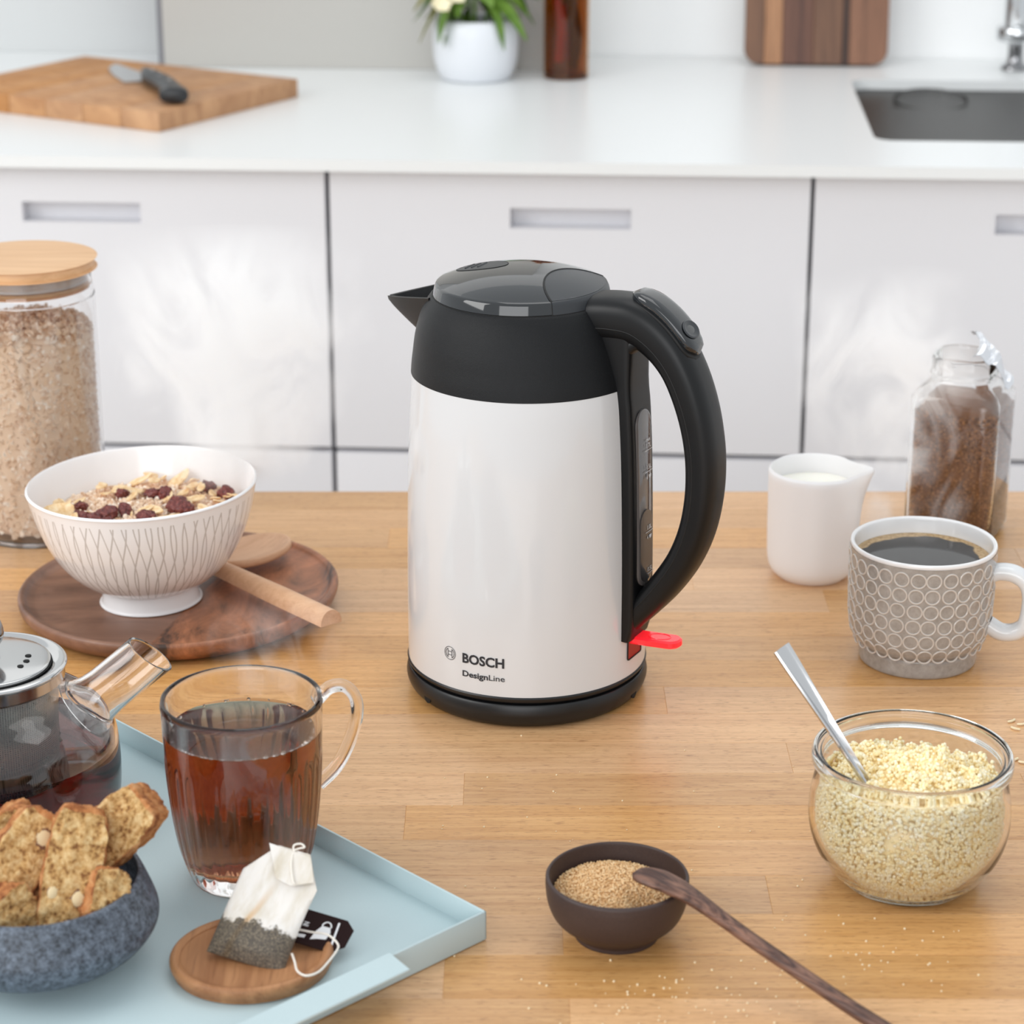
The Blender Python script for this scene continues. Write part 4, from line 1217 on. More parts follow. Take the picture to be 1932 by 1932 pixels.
pts = jar_points([(0.001, 0.032), (0.034, 0.034), (0.0365, 0.05), (0.03, 0.058), (0.001, 0.06)], 700, 0.001)
M['tea_leaf'] = grain_mat('tea_leaf', [(30, 22, 16), (70, 52, 34), (104, 82, 50)], 0.6)
sc = np.stack([rng.uniform(0.0025, 0.0055, len(pts)), rng.uniform(0.0010, 0.002, len(pts)), rng.uniform(0.0005, 0.0010, len(pts))], 1)
o = grains('tea_leaves', pts, fl, sc, 'tea_leaf', None, lathe([(0, 0.032), (0.034, 0.033), (0.036, 0.05), (0.03, 0.057), (0, 0.059)], 32)); o.location = TP
tag(o, 'dark brown tea leaves inside the teapot strainer', 'tea leaves', kind='stuff')

# ------------------------------------------------------------------ speckled bowl with biscotti
SB = (-0.2455, -0.3720, TZ)
sbw = EM('biscotti_bowl', SB, (0, 0, 0), 'blue-grey speckled stoneware bowl holding biscotti on the tray', 'bowl')
MO('bowl_shell', lathe(cr([(0, 0.0025), (0.024, 0.0022), (0.026, 0.0), (0.0295, 0.0), (0.0310, 0.0035), (0.040, 0.0065), (0.0535, 0.0140), (0.0605, 0.0220), (0.0625, 0.0285), (0.0610, 0.0350), (0.0570, 0.0455), (0.0550, 0.0500)], 5) + cr([(0.0540, 0.0510), (0.0524, 0.0500), (0.0550, 0.0410), (0.0575, 0.0310), (0.0555, 0.0240), (0.0490, 0.0165), (0.035, 0.0095), (0, 0.007)], 5), 112), 'blue_stone', sbw, angle=60)


def biscotto(L, Wd, Tk, seed, cut=None):
    """long rounded slice: length local z, width local x, thickness local y"""
    bm = bmesh.new(); bmesh.ops.create_cube(bm, size=1)
    bmesh.ops.subdivide_edges(bm, edges=list(bm.edges), cuts=19, use_grid_fill=True)
    for v_ in bm.verts:
        x, y_, z = v_.co * 2
        # superellipse outline in x-z
        m_ = max(abs(x), abs(z)); 
        if m_ > 1e-6:
            e = 5.5; s_ = m_ / ((abs(x) ** e + abs(z) ** e) ** (1 / e)); x *= s_; z *= s_
        z2 = z * L / 2; x2 = x * Wd / 2 * (1 - 0.14 * max(0, z) ** 2)
        if cut is not None and z > 0: z2 *= cut
        yy = y_ * Tk / 2
        v_.co = (x2, yy, z2)
    bm.verts.index_update()
    out = [tuple(v_.co) for v_ in bm.verts], [tuple(v_.index for v_ in f_.verts) for f_ in bm.faces]; bm.free()
    out = blob(out, 0.0016, 170, seed)
    return blob(out, 0.0013, 700, seed + 9)


def biscotti(L, Wd, Tk, loc, rot, lab, seed, nuts=()):
    o = MO('biscotti', biscotto(L, Wd, Tk, seed), 'biscotti', loc=loc, rot=rot, angle=70)
    tag(o, lab, 'biscotti', 'biscotti in the speckled bowl')
    for (x, z, a, b, rz) in nuts:
        nv = [tuple(p * np.array([a, 0.0035, b])) for p in icosphere(3)[0]], [tuple(q) for q in icosphere(3)[1]]
        n1_ = MO('almond', nv, 'almond_skin', o, loc=(x, -Tk / 2 + 0.0029, z), rot=(0, rz, 0))
        nv2 = [tuple(p * np.array([a * 0.82, 0.0035, b * 0.84])) for p in icosphere(3)[0]], nv[1]
        MO('almond_core', nv2, 'almond_cut', n1_, loc=(0, -0.0003, 0))
    return o


biscotti(0.066, 0.029, 0.017, (-0.2235, -0.383, 0.0635), (rad(-24), rad(13), rad(8)), 'long biscotti slice standing in the middle with two cut almonds', 1, ((0.0045, -0.013, 0.0060, 0.0072, 0.2), (-0.0085, -0.0115, 0.0050, 0.0070, 0.1), (0.008, -0.027, 0.003, 0.004, 0), (0.0105, -0.020, 0.0024, 0.0032, 0)))
biscotti(0.058, 0.028, 0.021, (-0.2075, -0.3565, 0.0705), (rad(-28), rad(40), rad(-32)), 'thick biscotti leaning over the right rim behind the middle slice', 2)
biscotti(0.062, 0.028, 0.017, (-0.2545, -0.378, 0.064), (rad(-30), rad(38), rad(4)), 'biscotti slice leaning left with one pale almond near its top', 3, ((0.004, 0.019, 0.0078, 0.0070, 0.4),))
biscotti(0.026, 0.021, 0.021, (-0.2085, -0.3890, 0.0525), (rad(-28), rad(24), rad(32)), 'short biscotti end piece by the right rim of the bowl', 4)
biscotti(0.034, 0.026, 0.018, (-0.2560, -0.4030, 0.0475), (rad(-35), rad(62), rad(14)), 'small biscotti piece low at the front left of the bowl', 5)
biscotti(0.045, 0.026, 0.018, (-0.2685, -0.350, 0.064), (rad(-20), rad(60), rad(-10)), 'biscotti end peeking out behind the others at the left', 6)
biscotti(0.050, 0.028, 0.018, (-0.2350, -0.362, 0.040), (rad(-80), rad(20), rad(60)), 'biscotti lying low in the bowl under the others', 8)

# ------------------------------------------------------------------ coaster, tea bag, tag
CO = (-0.1350, -0.3760, TZ)
cof = lambda r, z, a: r * (1 + 0.035 * math.cos(2 * (a - rad(20))))
coa = MO('wooden_coaster', lathe(cr([(0, 0), (0.035, 0), (0.0395, 0.002), (0.0412, 0.006), (0.0405, 0.0088), (0.0385, 0.0096), (0.0360, 0.0085), (0.032, 0.0068), (0, 0.0064)], 4), 96, cof), 'coaster', loc=CO)
tag(coa, 'oval brown wooden coaster under the tea bag', 'coaster')
tbg = EM('tea_bag', (-0.1378, -0.3850, TZ + 0.0072), (rad(-45), rad(9), rad(-17)), 'used white paper tea bag leaning on the glass mug', 'tea bag')
# outline: width 44 mm, height 64 mm with clipped upper corners
nx, nz_ = 20, 30
V = []; Fc = []
HB, WB = 0.064, 0.0425
for side in (-1, 1):
    for j in range(nz_ + 1):
        z = HB * j / nz_
        hw = WB / 2 * (1 - 0.03 * math.sin(PI * j / nz_))
        if z > 0.047:
            hw *= 1 - 0.58 * ((z - 0.047) / (HB - 0.047)) ** 0.95
        for i in range(nx + 1):
            s = -1 + 2 * i / nx
            bul = (1 - s ** 4) * (1 - (j / nz_) ** 2.2) * (0.0016 + 0.0062 * math.exp(-((z - 0.013) / 0.014) ** 2)) * min(1, j / 3 + 0.15)
            wr = 0.0007 * mnoise.noise(Vector((s * 3 + side, z * 110, 2.0))) + 0.0006 * mnoise.noise(Vector((s * 9, z * 60, 5.0 + side)))
            V.append((s * hw + 0.004 * (z / HB) ** 2, side * (bul + 0.0003) + wr * (1 - abs(s) ** 6), z))
n1_ = (nx + 1) * (nz_ + 1)
for sd2 in (0, 1):
    for j in range(nz_):
        for i in range(nx):
            a = sd2 * n1_ + j * (nx + 1) + i; Fc.append((a, a + 1, a + nx + 2, a + nx + 1))
for j in range(nz_):
    for i in (0, nx):
        a = j * (nx + 1) + i; Fc.append((a, a + nx + 1, a + nx + 1 + n1_, a + n1_))
for i in range(nx):
    for j in (0, nz_):
        a = j * (nx + 1) + i; Fc.append((a, a + 1, a + 1 + n1_, a + n1_))
MO('paper_pouch', (V, Fc), 'teabag', tbg, angle=80)
flp = [(-0.010, -0.0012, 0.0635), (0.014, -0.0012, 0.0625), (0.0205, -0.002, 0.050), (0.010, -0.0035, 0.0445), (0.001, -0.0035, 0.046)]
MO('folded_flap', (flp + [(x, y_ - 0.0004, z) for x, y_, z in flp], [(0, 1, 2, 3, 4), (9, 8, 7, 6, 5)] + [(i, (i + 1) % 5, (i + 1) % 5 + 5, i + 5) for i in range(5)]), 'teabag', tbg)
MO('top_knot', tube(cr([(0.004, 0, 0.0625), (0.003, -0.001, 0.066), (0.006, -0.0005, 0.068), (0.0085, 0, 0.067), (0.006, 0, 0.0655), (0.004, -0.001, 0.0628), (0.006, -0.0035, 0.055), (0.010, -0.0045, 0.0475), (0.0115, -0.0045, 0.0460)], 5), 0.00055, seg=6), 'string', tbg)
tgo = EM('tea_tag', (-0.1005, -0.3605, TZ + 0.0118), (rad(16), rad(10), rad(-12)), 'dark brown paper tag with white cup print on the coaster', 'tag')
tgl = [(-0.019, -0.0115), (0.009, -0.0125), (0.0155, -0.0065), (0.0165, 0.006), (0.0115, 0.0115), (-0.019, 0.0125)]
MO('tag_card', prism(tgl, 0, 0.0005), 'tag', tgo)


def on_tag(vf): return [(x, y_, 0.00056) for x, y_, _ in vf[0]], vf[1]


cu_ = [(-0.0048, -0.0052, 0), (-0.0015, -0.0062, 0), (0.0030, -0.0058, 0), (0.0042, -0.003, 0), (0.0042, 0.0045, 0), (-0.0010, 0.0045, 0), (-0.0035, 0.001, 0)]
cu_ = [(x, y_, 0) for x, y_, _ in [(-0.0035, -0.0075, 0), (0.0, -0.006, 0), (0.0045, -0.005, 0), (0.0055, 0.0, 0), (0.0045, 0.0035, 0), (0.0, 0.0035, 0), (-0.0022, -0.001, 0)]]
MO('cup_print', on_tag(join((cu_, [tuple(range(7))]), strip2d([(0.0085, -0.0075), (0.0078, 0.0085)], 0.0011), strip2d([(0.0003 + 0.0024 * math.cos(a) + 0.002, 0.0035 + 0.0034 * math.sin(a)) for a in np.linspace(0, PI, 12)], 0.0008))), 'print_white', tgo, flat=True)
tx = text2d('FIVE', 0.0028, 0.0080, 0.02)
tx2 = text2d('TEA', 0.0026, 0.0055, 0.02)
rows = join(([(x, y_, 0) for x, y_ in ((-0.0150, -0.0085), (-0.0065, -0.0075), (-0.0062, -0.0052), (-0.0150, -0.0062))], [(0, 1, 2, 3)]),
            xf(tuple_ if False else text2d('S', 0.0030, 0.0024, 0.02), (-0.0125, 0.0012, 0), (0, 0, rad(90))),
            xf(text2d('IN', 0.0030, 0.0030, 0.02), (-0.0070, 0.0005, 0), (0, 0, rad(90))),
            strip2d([(-0.0135, -0.0022), (-0.0115, -0.0021)], 0.0007))
MO('tag_print', on_tag(rows), 'print_white', tgo, flat=True)
st = EM('tea_bag_string', (-0.105, -0.38, TZ + 0.01), (0, 0, 0), 'white cotton string looping from tea bag to brown tag', 'string')
spts = [(-0.1130, -0.3880, 0.0175), (-0.1115, -0.3900, 0.0140), (-0.1095, -0.3975, 0.0128), (-0.1045, -0.4035, 0.0136), (-0.0985, -0.4010, 0.0142), (-0.0945, -0.3920, 0.0142), (-0.0905, -0.3800, 0.0145), (-0.0905, -0.3740, 0.0150), (-0.0960, -0.3690, 0.0175), (-0.1040, -0.3660, 0.0172), (-0.1130, -0.3640, 0.0180)]
MO('thread', tube([tuple(Vector(p) - Vector((-0.105, -0.38, TZ + 0.01)) + Vector((0, 0, 0.0012))) for p in cr(spts, 5)], 0.0006, seg=7), 'string', st)

# ------------------------------------------------------------------ sugar bowl and palm-wood spoon
SU = (0.0560, -0.3350, 0.0)
MOs = lathe(cr([(0, 0.001), (0.018, 0.0008), (0.0195, 0.0), (0.0225, 0.0), (0.0232, 0.003), (0.0265, 0.006), (0.0335, 0.0125), (0.0370, 0.0205), (0.0382, 0.029), (0.0382, 0.0345)], 5) + cr([(0.0376, 0.0355), (0.0362, 0.0352), (0.0356, 0.029), (0.0345, 0.021), (0.031, 0.0145), (0.022, 0.009), (0, 0.007)], 5), 96)
tag(MO('sugar_bowl', MOs, 'brown_clay', loc=SU, angle=60), 'small dark brown stoneware bowl of brown sugar', 'bowl')


def sugar_h(r, a):
    return 0.0235 + 0.0075 * (1 - (r / 0.034) ** 2) + 0.0022 * math.cos(a - 2.2) * (r / 0.034) - 0.004 * math.exp(-((r * math.cos(a) - 0.012) ** 2 + (r * math.sin(a) + 0.016) ** 2) / 0.00007)


V = [(0, 0, sugar_h(0, 0))]; Fc = []
for i in range(1, 13):
    for k in range(48):
        a = 2 * PI * k / 48; r = 0.0347 * i / 12; V.append((r * math.cos(a), r * math.sin(a), sugar_h(r, a) - 0.0006))
for k in range(48): Fc.append((0, 1 + k, 1 + (k + 1) % 48))
for i in range(11):
    for k in range(48):
        k2 = (k + 1) % 48; Fc.append((1 + i * 48 + k, 1 + i * 48 + k2, 1 + (i + 1) * 48 + k2, 1 + (i + 1) * 48 + k))
n = 6500
r = 0.0338 * np.sqrt(rng.random(n)); a = rng.random(n) * 2 * PI
pts = np.stack([r * np.cos(a), r * np.sin(a), [sugar_h(q, w_) for q, w_ in zip(r, a)]], 1) + rng.normal(size=(n, 3)) * 0.0003
bxv, bxf = icosphere(1)
o = grains('brown_sugar', pts, (bxv, bxf), np.stack([rng.uniform(0.0004, 0.00075, n)] * 3, 1), 'sugar', None, (V, Fc)); o.location = SU
tag(o, 'heap of golden brown sugar in the small dark bowl', 'sugar', kind='stuff')
sp0 = Vector((0.0925, -0.3620, 0.0390))
ps = EM('palm_spoon', sp0, (0, 0, 0), 'long dark palm-wood spoon resting on the sugar bowl rim', 'spoon')
pp = cr([(0.0640, -0.3435, 0.0400), (0.0700, -0.3470, 0.0415), (0.0780, -0.3525, 0.0415), (0.0870, -0.3590, 0.0400), (0.0960, -0.3655, 0.0370), (0.1080, -0.3750, 0.0320), (0.1250, -0.3885, 0.0250), (0.1450, -0.4060, 0.0185), (0.1700, -0.4310, 0.0120), (0.1950, -0.4560, 0.0075), (0.2150, -0.4760, 0.0058)], 4)
npp = len(pp); tt = np.linspace(0, 1, npp)
wd = np.interp(tt, [0, 0.03, 0.09, 0.18, 0.28, 0.4, 0.52, 0.75, 0.95, 1], [0.0015, 0.0050, 0.0078, 0.0088, 0.0078, 0.0056, 0.0042, 0.0042, 0.0046, 0.003])
hh = np.interp(tt, [0, 0.05, 0.2, 0.4, 0.6, 1], [0.0012, 0.003, 0.0036, 0.0036, 0.0036, 0.0036])
# the mesh is laid along local x so the grain follows the handle
dx = (Vector(pp[-1]) - Vector(pp[0])); az_ = math.atan2(dx.y, dx.x)
Rz = Matrix.Rotation(-az_, 3, 'Z')
ppl = [tuple(Rz @ (Vector(p) - sp0)) for p in pp]
MO('spoon_body', tube(ppl, list(wd), list(hh), seg=20), 'palm', ps, rot=(0, 0, az_))

# ------------------------------------------------------------------ couscous jar and teaspoon
CJ = (0.2205, -0.2720, 0.0)
cj = EM('couscous_jar', CJ, (0, 0, 0), 'round tulip-shaped glass jar filled with cooked couscous', 'jar')
co_ = cr([(0, 0.002), (0.030, 0.0008), (0.0335, 0.0), (0.0365, 0.0016), (0.0440, 0.0090), (0.0515, 0.0210), (0.0552, 0.0345), (0.0553, 0.0480), (0.0535, 0.0600), (0.0517, 0.0675), (0.0520, 0.0690), (0.0545, 0.0703), (0.0552, 0.0730), (0.0552, 0.0765)], 5)
ci_ = cr([(0.0542, 0.0785), (0.0525, 0.0787), (0.0518, 0.0768), (0.0505, 0.0762), (0.0493, 0.0755), (0.0490, 0.0690), (0.0508, 0.0600), (0.0526, 0.0480), (0.0525, 0.0350), (0.0488, 0.0225), (0.0415, 0.0115), (0.034, 0.0062), (0, 0.0055)], 5)
MO('jar_glass', lathe(co_ + ci_, 144), 'glass_green', cj)


def mound(x, y_):
    r = math.hypot(x, y_)
    z = 0.0600 + 0.0050 * (1 - (r / 0.048) ** 2) + 0.0075 * math.exp(-((x + 0.004) ** 2 + (y_ - 0.006) ** 2) / 0.00022) + 0.0105 * math.exp(-((x - 0.018) ** 2 + (y_ + 0.0) ** 2) / 0.00022)
    z += 0.0070 * mnoise.noise(Vector((x * 75, y_ * 75, 1.3))) + 0.0060 * mnoise.noise(Vector((x * 170, y_ * 170, 4.3)))
    z -= 0.0055 * math.exp(-((x + 0.026) ** 2 + (y_ + 0.006) ** 2) / 0.00012)
    return z


inner_side = [(r - 0.0013, z) for r, z in ci_[::-1] if 0.0060 < z < 0.0585 and r > 0.02]
inner_side = [(0.0, 0.0075), (0.02, 0.0073)] + inner_side
pts1 = jar_points(inner_side + [(0.0485, 0.063)], 8600, 0.00045)
pts1 = pts1[(pts1[:, 1] < 0.03)]
ptsx = jar_points([(r - 0.0016, z) for r, z in inner_side[2:]], 3200, 0.0007)
ptsx = ptsx[ptsx[:, 1] < 0.02]
keepf = np.array([mnoise.noise(Vector(p) * 130) + 0.6 * mnoise.noise(Vector(p) * 320) for p in pts1]) > -0.30
pts1 = pts1[keepf]
n = 5200
r = 0.0478 * np.sqrt(rng.random(n)); a = rng.random(n) * 2 * PI; x = r * np.cos(a); y_ = r * np.sin(a)
pts2 = np.stack([x, y_, [mound(p, q) for p, q in zip(x, y_)]], 1) + rng.normal(size=(n, 3)) * np.array([0.0004, 0.0004, 0.0008])
pts = np.concatenate([pts1, ptsx, pts2])
rl = np.interp(pts[:, 2], [z for _, z in inner_side[2:]] + [0.066, 0.09], [q for q, _ in inner_side[2:]] + [0.0475, 0.0475]) - 0.0006
rc_ = np.hypot(pts[:, 0], pts[:, 1]); k_ = np.minimum(1, rl / np.maximum(rc_, 1e-6)); pts[:, :2] *= k_[:, None]
pts[:, 2] = np.maximum(pts[:, 2], 0.0072)
V = [(0, 0, mound(0, 0) - 0.001)]; Fc = []
for i in range(1, 15):
    for q in range(64):
        a = 2 * PI * q / 64; r = 0.0478 * i / 14; V.append((r * math.cos(a), r * math.sin(a), mound(r * math.cos(a), r * math.sin(a)) - 0.0012))
V += [(0.0478 * math.cos(2 * PI * q / 64), 0.0478 * math.sin(2 * PI * q / 64), 0.050) for q in range(64)]
for q in range(64): Fc.append((0, 1 + q, 1 + (q + 1) % 64))
for i in range(14):
    for q in range(64):
        q2 = (q + 1) % 64; Fc.append((1 + i * 64 + q, 1 + i * 64 + q2, 1 + (i + 1) * 64 + q2, 1 + (i + 1) * 64 + q))
solid = lathe([(r - 0.0022 if r > 0.003 else 0, z + (0.001 if z < 0.01 else 0)) for r, z in inner_side], 64)
sizes = rng.uniform(0.00090, 0.00150, len(pts))
o = grains('couscous', pts, icosphere(1), sizes, 'couscous', None, join(solid, (V, Fc))); o.location = CJ
tag(o, 'fluffy pale yellow couscous heaped in the glass jar', 'couscous', kind='stuff')
bpy.data.objects['couscous'].data.polygons.foreach_set('use_smooth', [True] * len(bpy.data.objects['couscous'].data.polygons))

tsp = EM('teaspoon', (0.1920, -0.2780, 0.0640), (0, 0, 0), 'steel teaspoon stuck into the couscous, leaning left', 'spoon')
A_ = Vector((0.1990, -0.2815, 0.0560)); B_ = Vector((0.1475, -0.2560, 0.1325))
tpth = [A_ + (B_ - A_) * s for s in np.linspace(0, 1, 16)]
tw_ = np.interp(np.linspace(0, 1, 16), [0, 0.15, 0.5, 0.9, 1], [0.0022, 0.0026, 0.0038, 0.0056, 0.0058])
dd = (B_ - A_).normalized(); vw = (Vector((0, -1.473, 0.65)) - A_).normalized()
nf = (Vector((0.12, -0.55, 0.82)) - dd * Vector((0.12, -0.55, 0.82)).dot(dd)).normalized(); sdv = dd.cross(nf).normalized()
org = Vector((0.1920, -0.2780, 0.0640))
rgs = []
for p, w_ in zip(tpth, tw_):
    prof_ = [(-1, 0.0000), (-0.97, 0.0012), (-0.8, 0.0018), (-0.55, 0.0012), (-0.2, 0.0002), (0.2, 0.0002), (0.55, 0.0012), (0.8, 0.0018), (0.97, 0.0012), (1, 0.0), (0.9, -0.0008), (0, -0.0012), (-0.9, -0.0008)]
    rgs.append([tuple(p - org + sdv * w_ * a + nf * b) for a, b in prof_])
MO('handle', loft(rgs), 'steel_brushed', tsp, angle=35)
sb = lathe(cr([(0, -0.25), (0.5, -0.2), (0.9, -0.05), (1, 0.03), (0.93, 0.03), (0.5, -0.12), (0, -0.17)], 3), 32)
MO('spoon_bowl', ([(x * 0.009, y_ * 0.015, z * 0.012) for x, y_, z in sb[0]], sb[1]), 'steel', tsp, loc=A_ - org + Vector((0.006, -0.003, -0.010)), rot=(rad(30), rad(-40), rad(60)))

# ------------------------------------------------------------------ coffee mug
CM = (0.2765, 0.0400, 0.0)
cm = EM('coffee_mug', CM, (0, 0, 0), 'grey glazed mug with raised rings, filled with black coffee', 'mug')
MO('mug_body', lathe(cr([(0, 0.002), (0.034, 0.0015), (0.0375, 0.0), (0.0392, 0.0008), (0.0398, 0.0035), (0.0398, 0.0118)], 4) + cr([(0.0392, 0.0128), (0.0400, 0.0136), (0.0432, 0.0165), (0.0462, 0.0225), (0.0478, 0.034), (0.0485, 0.055), (0.0489, 0.0822)], 5), 128), 'mug_grey', cm, angle=45)
MO('mug_lining', lathe(cr([(0.0487, 0.0822), (0.0489, 0.0836), (0.0483, 0.0850), (0.0468, 0.0846), (0.0458, 0.0810), (0.0450, 0.055), (0.0440, 0.034), (0.042, 0.022), (0.036, 0.012), (0, 0.009)], 5), 128), 'porcelain', cm, angle=60)


def mug_r(z): return float(np.interp(z, [0.0165, 0.0225, 0.034, 0.055, 0.0795], [0.0432, 0.0462, 0.0478, 0.0485, 0.0488]))


def ring_mesh(zc, rad_=0.00482, tk=0.00062, sq=1.0):
    pth_ = []
    for k in range(28):
        a = 2 * PI * k / 28; dz = rad_ * sq * math.sin(a); R = mug_r(zc + dz) + 0.00015; q = rad_ * math.cos(a) / R
        pth_.append((R * math.cos(q), R * math.sin(q), zc + dz))
    return tube(pth_, tk, tk, seg=7, closed=True, up=(1, 0, 0))


NCOL = 28
hand_az = -17.0
for row in range(6):
    zc = 0.0740 - row * 0.01105
    me_ = None
    for kx in range(NCOL):
        az = kx * 360 / NCOL + 0.3 * math.sin(kx * 2.3) - 0.8 * row + 0.3 * math.sin(kx * 1.7 + row * 2)
        d = (az - hand_az + 180) % 360 - 180
        if abs(d) < 9 and (row in (0, 1, 4, 5)): continue
        vis = (az + 90 + 180) % 360 - 180
        if abs(vis + 0) > 112: continue
        if me_ is None:
            o = MO('ring', ring_mesh(zc), 'mug_ring', cm, rot=(0, 0, rad(az))); me_ = o.data
        else:
            o = bpy.data.objects.new('ring', me_); COL.objects.link(o); o.parent = cm; o.rotation_euler = (0, 0, rad(az))
hp_ = cr([(0.0465, 0, 0.0665), (0.0520, 0, 0.0685), (0.0610, 0, 0.0680), (0.0690, 0, 0.0630), (0.0725, 0, 0.054), (0.0722, 0, 0.040), (0.0700, 0, 0.0315), (0.0640, 0, 0.0265), (0.0550, 0, 0.0255), (0.0460, 0, 0.0300)], 5)
MO('handle', tube(hp_, [0.0074] * len(hp_), 0.0056, seg=20, up=(0, 0, 1), power=2.4), 'porcelain_grey', cm, rot=(0, 0, rad(hand_az)))
o = MO('black_coffee', lathe([(0, 0.0735)] + [(r, 0.0735) for r in (0.02, 0.04, 0.0445)] + [(0.0453, 0.0739), (0.0455, 0.0725), (0.044, 0.07), (0, 0.07)], 96), 'coffee', loc=CM)
tag(o, 'black coffee with a golden crema edge in the grey mug', 'coffee')

# ------------------------------------------------------------------ milk jug
MJ = (0.2225, 0.1960, 0.0)
mj = EM('milk_jug', MJ, (0, 0, 0), 'small white porcelain jug of milk with a pinched spout', 'jug')
SPA = rad(-4)


def jugf(r, z, a):
    d = (a - SPA + PI) % (2 * PI) - PI
    k_ = max(0, min(1, (z - 0.040) / 0.043)) ** 2.0
    return r + k_ * (0.0088 * math.exp(-(d / 0.26) ** 2) - 0.0012 * math.exp(-((abs(d) - 0.62) / 0.22) ** 2))


jo = cr([(0, 0.0012), (0.0215, 0.001), (0.0235, 0.0), (0.0255, 0.001), (0.0305, 0.0065), (0.0330, 0.0150), (0.0338, 0.032), (0.0341, 0.060), (0.0344, 0.0815)], 5)
ji = cr([(0.0338, 0.0828), (0.0324, 0.0820), (0.0320, 0.060), (0.0316, 0.032), (0.0305, 0.016), (0.027, 0.0075), (0, 0.0055)], 5)
MO('jug_shell', lathe(jo + ji, 128, jugf), 'porcelain_matte', mj, angle=60)
o = MO('milk', lathe([(0, 0.0690), (0.031, 0.0690), (0.0320, 0.0694)], 96, jugf), 'milk', loc=MJ); tag(o, 'white milk inside the small porcelain jug', 'milk')

# ------------------------------------------------------------------ instant coffee jar
IJ = (0.3455, 0.2890, 0.0)
ij = EM('coffee_jar', IJ, (0, 0, rad(-25)), 'square glass jar of instant coffee granules without its lid', 'jar')


def jr(h, r_, z, blend=0.0, rc=0.0):
    """ring between rounded square (half h, corner r_) and circle of radius rc"""
    pts_ = rr2(h, h, r_, 9); out = []
    for x, y_ in pts_:
        a = math.atan2(y_, x); out.append((x * (1 - blend) + rc * math.cos(a) * blend, y_ * (1 - blend) + rc * math.sin(a) * blend, z))
    return out


jo_ = [jr(0.029, 0.010, 0.0), jr(0.032, 0.011, 0.0015), jr(0.0342, 0.012, 0.006), jr(0.0345, 0.012, 0.05), jr(0.0345, 0.012, 0.108), jr(0.0340, 0.012, 0.1135), jr(0.0315, 0.012, 0.1185, 0.15, 0.028), jr(0.028, 0.012, 0.1225, 0.6, 0.0265), jr(0.026, 0.012, 0.1255, 1, 0.0255), jr(0.02, 0.01, 0.1285, 1, 0.0255), jr(0.02, 0.01, 0.1295, 1, 0.0270), jr(0.02, 0.01, 0.1318, 1, 0.0270), jr(0.02, 0.01, 0.1330, 1, 0.0258), jr(0.02, 0.01, 0.1425, 1, 0.0258), jr(0.02, 0.01, 0.1440, 1, 0.0250)]
ji_ = [jr(0.02, 0.01, 0.1440, 1, 0.0240), jr(0.02, 0.01, 0.1425, 1, 0.0234), jr(0.02, 0.01, 0.1255, 1, 0.0232), jr(0.026, 0.01, 0.1215, 0.6, 0.0245), jr(0.030, 0.011, 0.1165, 0.1, 0.026), jr(0.0318, 0.0105, 0.108), jr(0.0322, 0.0105, 0.05), jr(0.0318, 0.0105, 0.010), jr(0.028, 0.01, 0.006)]
MO('jar_glass', loft(jo_ + ji_), 'glass_green', ij, angle=50)
fillr = [jr(0.0300, 0.009, 0.0085), jr(0.0313, 0.0095, 0.012), jr(0.0313, 0.0095, 0.05), jr(0.0311, 0.0095, 0.1015), jr(0.0270, 0.009, 0.108), jr(0.012, 0.005, 0.1105)]
fv, ff = loft(fillr)
n = 7000
fc = rng.integers(0, 4, n); u_ = rng.uniform(-1, 1, n) * 0.0308; zf = rng.uniform(0.009, 0.1035, n)
px_ = np.where(fc == 0, 0.0316, np.where(fc == 1, -0.0316, u_)); py_ = np.where(fc < 2, u_, np.where(fc == 2, 0.0316, -0.0316))
side_ = np.stack([px_, py_, zf], 1); side_ = side_[(fc != 2) & (fc != 1)]
n2_ = 1500
tpx = rng.uniform(-0.029, 0.029, (n2_, 2)); tpz = 0.1035 + 0.006 * (1 - np.maximum(abs(tpx[:, 0]), abs(tpx[:, 1])) / 0.03) 
pts = np.concatenate([side_, np.concatenate([tpx, tpz[:, None]], 1)]) + rng.normal(size=(len(side_) + n2_, 3)) * 0.0004
# keep inside the rounded corners
lim = 0.0308; q_ = pts[:, :2]; ov2 = np.maximum(np.abs(q_) - 0.0215, 0); dd_ = np.hypot(ov2[:, 0], ov2[:, 1]); kk = np.minimum(1, 0.0096 / np.maximum(dd_, 1e-6))
pts[:, :2] = np.sign(q_) * (np.minimum(np.abs(q_), 0.0215) + ov2 * kk[:, None])
o = grains('instant_coffee', pts, icosphere(1), np.stack([rng.uniform(0.0007, 0.0013, len(pts)) for _ in range(3)], 1), 'coffee_granule', None, (fv, ff)); o.location = IJ; o.rotation_euler = (0, 0, rad(-25))
tag(o, 'brown instant coffee granules inside the square glass jar', 'instant coffee', kind='stuff')
